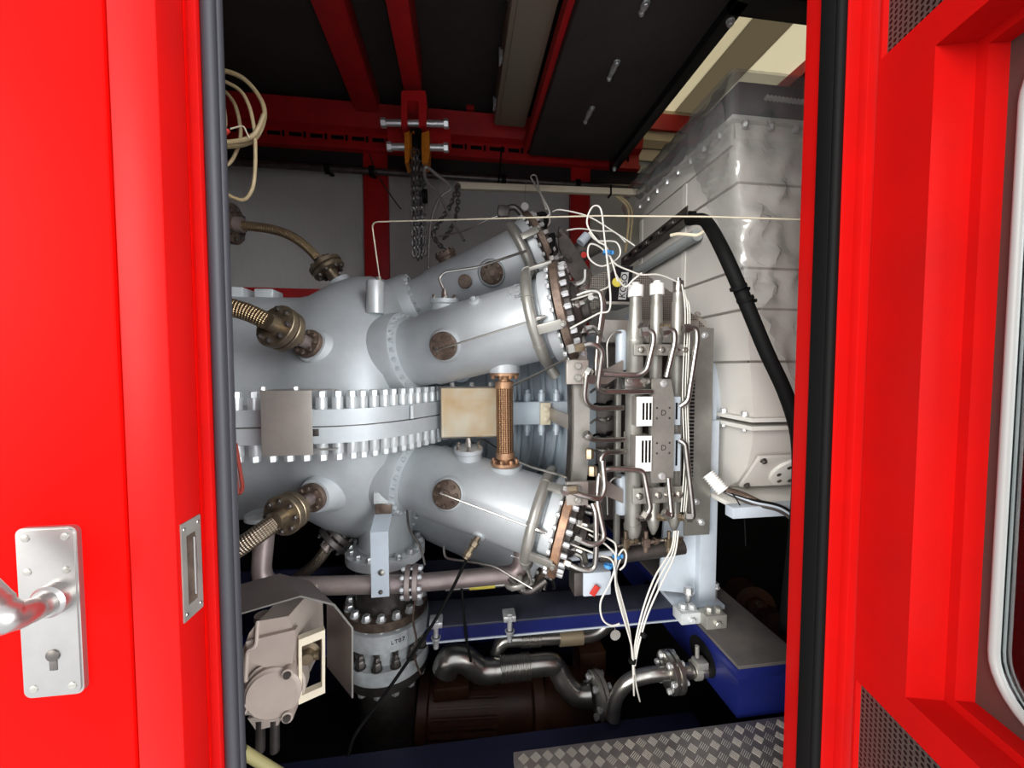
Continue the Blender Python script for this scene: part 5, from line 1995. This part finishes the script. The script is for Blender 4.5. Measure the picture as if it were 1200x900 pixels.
# big black hose in front of the hood
P = cr(pts([(808, 258, 1.42), (822, 257, 1.30), (832, 266, 1.22), (850, 300, 1.12), (872, 350, 1.08), (897, 410, 1.06), (920, 460, 1.05), (934, 505, 1.05), (937, 550, 1.05), (934, 610, 1.07), (926, 680, 1.15), (920, 740, 1.22)]), 10)
t = thing('black_hose', 'thick black corrugated cable hose arching down in front of the exhaust hood', 'hose', pt(900, 410, 1.06))
MB().tube(P, .0205, 18).build('hose', 'black', t)
b = MB()
for px, py in ((874, 352), (866, 338)):
    c = pt(px, py, 1.075)
    b.tubewall(c - V((.004, 0, -.008)), V((.4, .05, -.9)), .02, .024, .010, 16)
    b.bb(c.x + .018, c.x + .034, 1.07, 1.085, c.z - .005, c.z + .005)
    b.build('hose_tie', 'black', t)
    b = MB()
# ribbed conduit and cables at lower right
t = thing('corrugated_conduit', 'white ribbed conduit sleeve with cables leaving the rack plate', 'conduit', pt(840, 565, 1.25))
a, c = pt(829, 555, 1.26), pt(848, 576, 1.22)
dd_ = c - a
pr_ = []
for i in range(9):
    for s_, r_ in ((.05, .019), (.25, .0235), (.65, .0235), (.85, .019)):
        pr_.append(((i + s_) * dd_.length / 9, r_))
MB().lathe(pr_, a, dd_, 24).build('ribbed_sleeve', 'white', t)
for k in range(3):
    MB().tube(cr(pts([(848, 576, 1.22), (880 + k, 590 - k * 2, 1.18), (912 + k * 2, 598 - k * 2, 1.14), (930 + k * 3, 612, 1.12), (938 + k, 632 + k * 4, 1.12)]), 8), .006, 8).build('cable_strand', ('steel_dark', 'white_blue', 'black')[k], t)
b = MB().tube(cr(pts([(850, 574, 1.22), (870, 580, 1.2), (895, 592, 1.17)]), 6), .012, 10)
b.build('tape_wrap', 'rust', t)
cable('short white cable beside the right seal', [(936, 585, 1.1), (950, 600, 1.08), (955, 620, 1.07), (953, 640, 1.08)], .006, 'white_blue')
cable('long black cable hanging right of the column into the pit', [(936, 630, 1.13), (938, 660, 1.15), (928, 690, 1.2), (925, 740, 1.25)], .010, 'black')
cable('thin wire hanging below the hood beam', [(858, 578, 1.2), (866, 590, 1.18), (872, 606, 1.18), (874, 640, 1.2)], .002, 'black')

# cable tray on the hood side
t = thing('cable_tray', 'dark slotted cable tray sloping along the left face of the exhaust hood', 'cable tray', (.985, 1.75, 1.97))
xs = HX - .012
a, c = ptX(737, 312, xs), ptX(818, 254, xs)
d = (c - a).normalized()
up = V((0, 0, 1))
b = MB()
b.strip([a, c], V((-.05, 0, 0)), V((0, 0, .006)))
b.strip([a + V((-.05, 0, 0)), c + V((-.05, 0, 0))], V((.004, 0, 0)), V((0, 0, .045)))
b.build('tray_channel', 'steel_dark', t, smooth=0)
for i in range(9):
    p = a.lerp(c, .1 + .09 * i) + V((-.0535, 0, .022))
    MB().box(p, (.004, .03, .016), None, .001).build('tray_slot', 'black' if i % 2 else 'steel', t)
b = MB()
for k in range(4):
    b.tube([a + V((-.012 - .009 * k, 0, .018)), c + V((-.012 - .009 * k, 0, .018))], .006, 8)
    b.build('tray_cable', 'black', t)
    b = MB()
a, c = ptX(748, 318, HX - .03), ptX(817, 275, HX - .03)
tag(MB().tube([a, c], .026, 16).build('hood_pipe', mat('grey sleeve pipe', (.30, .32, .32), .5)), 'plain grey pipe under the cable tray on the hood side', 'pipe')
tag(MB().tube(fillet(pts([(786, 276, 1.28), (794, 274, 1.26), (818, 276, 1.22), (824, 272, 1.22)]), .02), .006, 8).build('hook_rod', 'ivory'), 'short bent pale rod below the cable tray', 'rod')

# ================================================================== HOIST, CHAINS, CABLE COIL
def chain(path, link, r, name, m, parent):
    """interlocked oval links along a path"""
    Ls = [0]
    for a, c in zip(path[:-1], path[1:]):
        Ls.append(Ls[-1] + (c - a).length)
    b = MB()
    n = int(Ls[-1] / (link * .72))
    for i in range(n):
        s_ = Ls[-1] * (i + .5) / n
        k = max(j for j in range(len(Ls)) if Ls[j] <= s_)
        k = min(k, len(path) - 2)
        f = (s_ - Ls[k]) / max(1e-6, Ls[k + 1] - Ls[k])
        c = path[k].lerp(path[k + 1], f)
        d = (path[k + 1] - path[k]).normalized()
        u, v = frame_from(d)
        w_ = u if i % 2 else v
        pp = []
        for q in range(10):
            an = 2 * PI * q / 10
            pp.append(c + d * math.cos(an) * link * .5 + w_ * math.sin(an) * link * .32)
        b.tube(pp, r, 5, closed=True)
    return b.build(name, m, parent)


YH = 2.10
t = thing('chain_hoist', 'chain hoist block with orange side plates and red bracket hanging from the roof beam', 'hoist', pt(487, 150, YH))
# red bracket: two cheek plates and a yoke
for x0_, x1_ in ((470, 477), (490, 499)):
    q = [(x0_, 108), (x1_, 108), (x1_ + .5, 122), (x1_ + .5, 148), (x0_ + 1, 148)] if x0_ > 480 else [(x0_, 108), (x1_, 108), (x1_, 148), (x0_, 148)]
    MB().prism([pt(x, y, YH) for x, y in q], V((0, .09, 0))).build('cheek_plate', 'red_int', t, smooth=0)
MB().prism([pt(x, y, YH - .002) for x, y in ((471, 106), (498, 106), (500, 114), (496, 122), (492, 118), (477, 118), (474, 122), (470, 114))], V((0, .1, 0))).build('yoke', 'red_int', t, smooth=0)
MB().prism([pt(x, y, YH + .14) for x, y in ((454, 151), (528, 151), (528, 177), (454, 177))], V((0, .012, 0))).build('trolley_plate', 'red_int', t, smooth=0)
for y, xa_, xb_ in ((144, 452, 520), (172, 459, 520)):
    a, c = pt(xa_, y, YH + .04), pt(xb_, y + 1, YH + .04)
    m = MB().tube([a, c], .017, 16)
    m.hexbolt(a, a - c, .024, .026, False)
    m.hexbolt(c, c - a, .024, .026, False)
    m.build('axle_pin', 'bolt', t)
for (x0_, x1_) in ((474, 480), (481, 485), (494, 503)):
    q = [(x0_, 156), (x1_, 153), (x1_ + .5, 180), (x1_ - 1, 190), (x0_ + .8, 192), (x0_, 178)]
    MB().prism([pt(x, y, YH - .01) for x, y in q], V((0, .10, 0))).build('side_plate', 'orange', t)
MB().lathe([(-.02, .07), (-.008, .055), (.008, .055), (.02, .07)], pt(489, 172, YH + .04), V((1, 0, 0)), 28).build('chain_wheel', 'black', t)
MB().prism([pt(x, y, YH + .02) for x, y in ((480, 150), (494, 150), (494, 188), (480, 188))], V((0, .05, 0))).build('hoist_body', 'black', t, smooth=0)
ends = [(485, 176, 486, 300), (489, 176, 490, 304), (493, 190, 494, 302), (497, 200, 497, 298), (483, 180, 487, 260)]
for i, (xa_, ya_, xb_, yb_) in enumerate(ends):
    P = cr([pt(xa_, ya_, YH - .02 + .012 * i), pt((xa_ + xb_) / 2 + random.uniform(-1.5, 1.5), (ya_ + yb_) / 2, YH - .02 + .012 * i), pt(xb_, yb_, YH - .01 + .01 * i)], 8)
    chain(P, .034, .0058, 'chain', 'chain', t)
MB().lathe([(-.012, .035), (.012, .035)], pt(498, 230, YH), V((1, 0, 0)), 20).build('idle_wheel', 'black', t)
# lifting chain on the top can
t = thing('lifting_chain', 'loop of grey chain running from the ivory conduit end to the top can cover', 'chain', pt(520, 250, 1.98))
chain(cr(pts([(536, 218, 2.04), (528, 240, 2.0), (512, 265, 1.95), (508, 275, 1.93), (514, 286, 1.9), (522, 292, 1.88)]), 8), .030, .0042, 'chain', 'chain', t)
chain(cr(pts([(537, 216, 2.04), (536, 245, 2.0), (530, 265, 1.95), (520, 280, 1.9)]), 8), .030, .0042, 'chain', 'chain', t)
cable('grey steel rope sling with a looped eye hanging beside the hoist chain', [(502, 352, 2.1), (502, 300, 2.1), (505, 260, 2.08), (515, 232, 2.05), (528, 220, 2.03), (512, 205, 2.03), (500, 196, 2.03), (497, 203, 2.03), (502, 215, 2.02), (514, 228, 2.0), (528, 255, 1.95), (544, 282, 1.9)], .008, 'rope', name='rope_sling', cat='sling')
cable('thin grey wire sagging from the top can to the sling', [(514, 277, 1.9), (545, 270, 1.85), (575, 256, 1.8), (597, 250, 1.78)], .004, 'steel')
cable('thin dark wire hanging from the back rail beside the left red post', [(433, 180, 2.55), (440, 200, 2.5), (455, 225, 2.5), (470, 245, 2.5)], .004, 'steel_dark')

# beige cable coil at the upper left
t = thing('cable_coil', 'coil of beige cable hanging at the upper left corner of the doorway', 'cable coil', pt(275, 140, 1.4))
for j, P in enumerate((
        [(238, 84, 1.42), (262, 83, 1.4), (285, 92, 1.4), (303, 112, 1.4), (310, 132, 1.4), (304, 155, 1.4), (290, 168, 1.41), (262, 172, 1.42), (240, 172, 1.42)],
        [(238, 92, 1.40), (258, 94, 1.39), (280, 105, 1.38), (291, 122, 1.38), (297, 145, 1.38), (299, 165, 1.38), (299, 195, 1.38), (296, 220, 1.38), (286, 234, 1.38), (270, 230, 1.38), (252, 218, 1.38)],
        [(240, 98, 1.44), (258, 103, 1.44), (274, 120, 1.44), (281, 145, 1.44), (281, 165, 1.44), (270, 190, 1.44), (250, 200, 1.44)],
        [(240, 100, 1.46), (254, 108, 1.46), (262, 125, 1.46), (264, 145, 1.46), (261, 158, 1.46)],
        [(240, 168, 1.37), (262, 167, 1.37), (280, 165, 1.37), (295, 160, 1.37), (303, 150, 1.375), (309, 135, 1.38)])):
    MB().tube(cr(pts(P), 8), 0.0072 if j in (0, 4) else .0058, 10).build('cable_loop', 'cable_b', t)
lab(MB().tube(pts([(268, 152, 1.36), (262, 158, 1.36)]), .007, 8).build('red_tag', 'tag_red', t), 'red tag')
MB().tube(cr(pts([(270, 151, 1.36), (284, 148, 1.36), (289, 155, 1.36), (292, 162, 1.36)]), 6), .0025, 6).build('tag_wire', 'ivory', t)
tag(MB().bb(pt(244, 70, 1.43).x - .05, pt(244, 70, 1.43).x, 1.38, 1.48, pt(244, 95, 1.43).z, pt(244, 60, 1.43).z, .004).build('coil_hook', 'red_int'), 'red hook block behind the left seal carrying the beige coil', 'hook')

# dark equipment between the can ends and the hood, behind the wires
t = thing('gas_valve', 'dark gas valve assembly above the can ends in front of the right red post', 'valve', pt(695, 290, 1.75))
m = MB().tube(pts([(672, 300, 1.75), (700, 285, 1.75)]), .045, 18)
m.build('valve_body', 'steel_dark', t)
lab(MB().tube(pts([(680, 285, 1.7), (688, 276, 1.7)]), .022, 14).build('clear_cap', 'white_blue', t), 'pale clear cap')
MB().prism([pt(x, y, 1.68) for x, y in ((655, 265), (668, 280), (700, 330), (690, 350), (668, 320), (655, 290))], V((0, .012, 0))).build('mount_plate', 'steel_dark', t, smooth=0)
MB().tube(cr(pts([(622, 255, 1.7), (638, 251, 1.68), (638, 270, 1.66), (632, 290, 1.62), (648, 275, 1.6), (645, 300, 1.58)]), 6), .010, 10).build('black_lead', 'black', t)
lab(MB().lathe([(0, .014), (.004, .014)], pt(684, 299, 1.69), V((0, -1, 0)), 12).build('red_mark', 'tag_red', t), 'pink red mark')
t = thing('cable_bundle', 'dark bundle of leads between the turbine and the valve rack', 'cable bundle', pt(705, 480, 1.4))
for i in range(6):
    y = 458 + i * 18
    P = cr(pts([(692, y + 2, 1.37), (699, y - 3, 1.35), (708, y - 1, 1.34), (717, y - 6, 1.35)]), 5)
    m = MB().tube(P, .0045, 8)
    m.hexbolt(P[8], P[9] - P[8], .009, .018, False)
    m.hexbolt(P[12], P[13] - P[12], .008, .014, False)
    m.build('lead', 'black' if i % 2 else 'steel', t)

# ------------------------------------------------------------------ groups of repeats
GR = {'braided_hose': 'braided hoses on the casing', 'bellows_pipe': 'stainless bellows pipes under the rail', 'cable_tie': 'cable ties on the white cables',
      'key_tag': 'round tags on wires', 'pump_motor': 'round motors behind the grey beam', 'sampling_tube': 'thin steel sampling tubes'}
for o in list(bpy.data.objects):
    if o.parent is None and 'label' in o:
        g = GR.get(o.name.split('.')[0])
        if o.name.split('.')[0] == 'cable':
            lb_ = o['label']
            if 'bundle' in lb_ or 'blue tie' in lb_ and 'valve' not in lb_:
                g = 'white cables in the bundles below the rack'
            elif lb_.startswith('white') or lb_.startswith('thin white'):
                g = 'white cables around the top of the rack'
            elif 'beige' in lb_:
                g = 'beige wires at the conduit end'
        if g:
            o['group'] = g

# ================================================================== LIGHT
w = bpy.data.worlds.new('world')
sc.world = w
w.use_nodes = True
nt = w.node_tree
bg = nt.nodes['Background']
bg.inputs[1].default_value = 1.0
# overcast sky: even, plus an added bright patch low right, lighting the left casing
tc = nt.nodes.new('ShaderNodeTexCoord')
vm = nt.nodes.new('ShaderNodeVectorMath')
vm.operation = 'DOT_PRODUCT'
vm.inputs[1].default_value = V((.70, -.70, .18)).normalized()
nt.links.new(tc.outputs['Generated'], vm.inputs[0])
rp = nt.nodes.new('ShaderNodeValToRGB')
rp.color_ramp.interpolation = 'EASE'
rp.color_ramp.elements[0].position = .90
rp.color_ramp.elements[0].color = (.88, .92, .96, 1)
rp.color_ramp.elements[1].position = .985
rp.color_ramp.elements[1].color = (9.0, 9.2, 9.4, 1)
nt.links.new(vm.outputs['Value'], rp.inputs['Fac'])
nt.links.new(rp.outputs['Color'], bg.inputs[0])
ld = bpy.data.lights.new('daylight_sun', 'SUN')
ld.energy = 3.0
ld.angle = math.radians(36)
ld.color = (1.0, .97, .93)
so = bpy.data.objects.new('daylight_sun', ld)
COL.objects.link(so)
sd = V((.92, 1, -.28)).normalized()
so.rotation_euler = sd.to_track_quat('-Z', 'Y').to_euler()
so.location = (0, -4, 5)
vs = sc.view_settings
sc.display_settings.display_device = 'sRGB'
vs.view_transform = 'Standard'
vs.look = 'None'
vs.exposure = .6
vs.gamma = 1
vs.use_curve_mapping = False
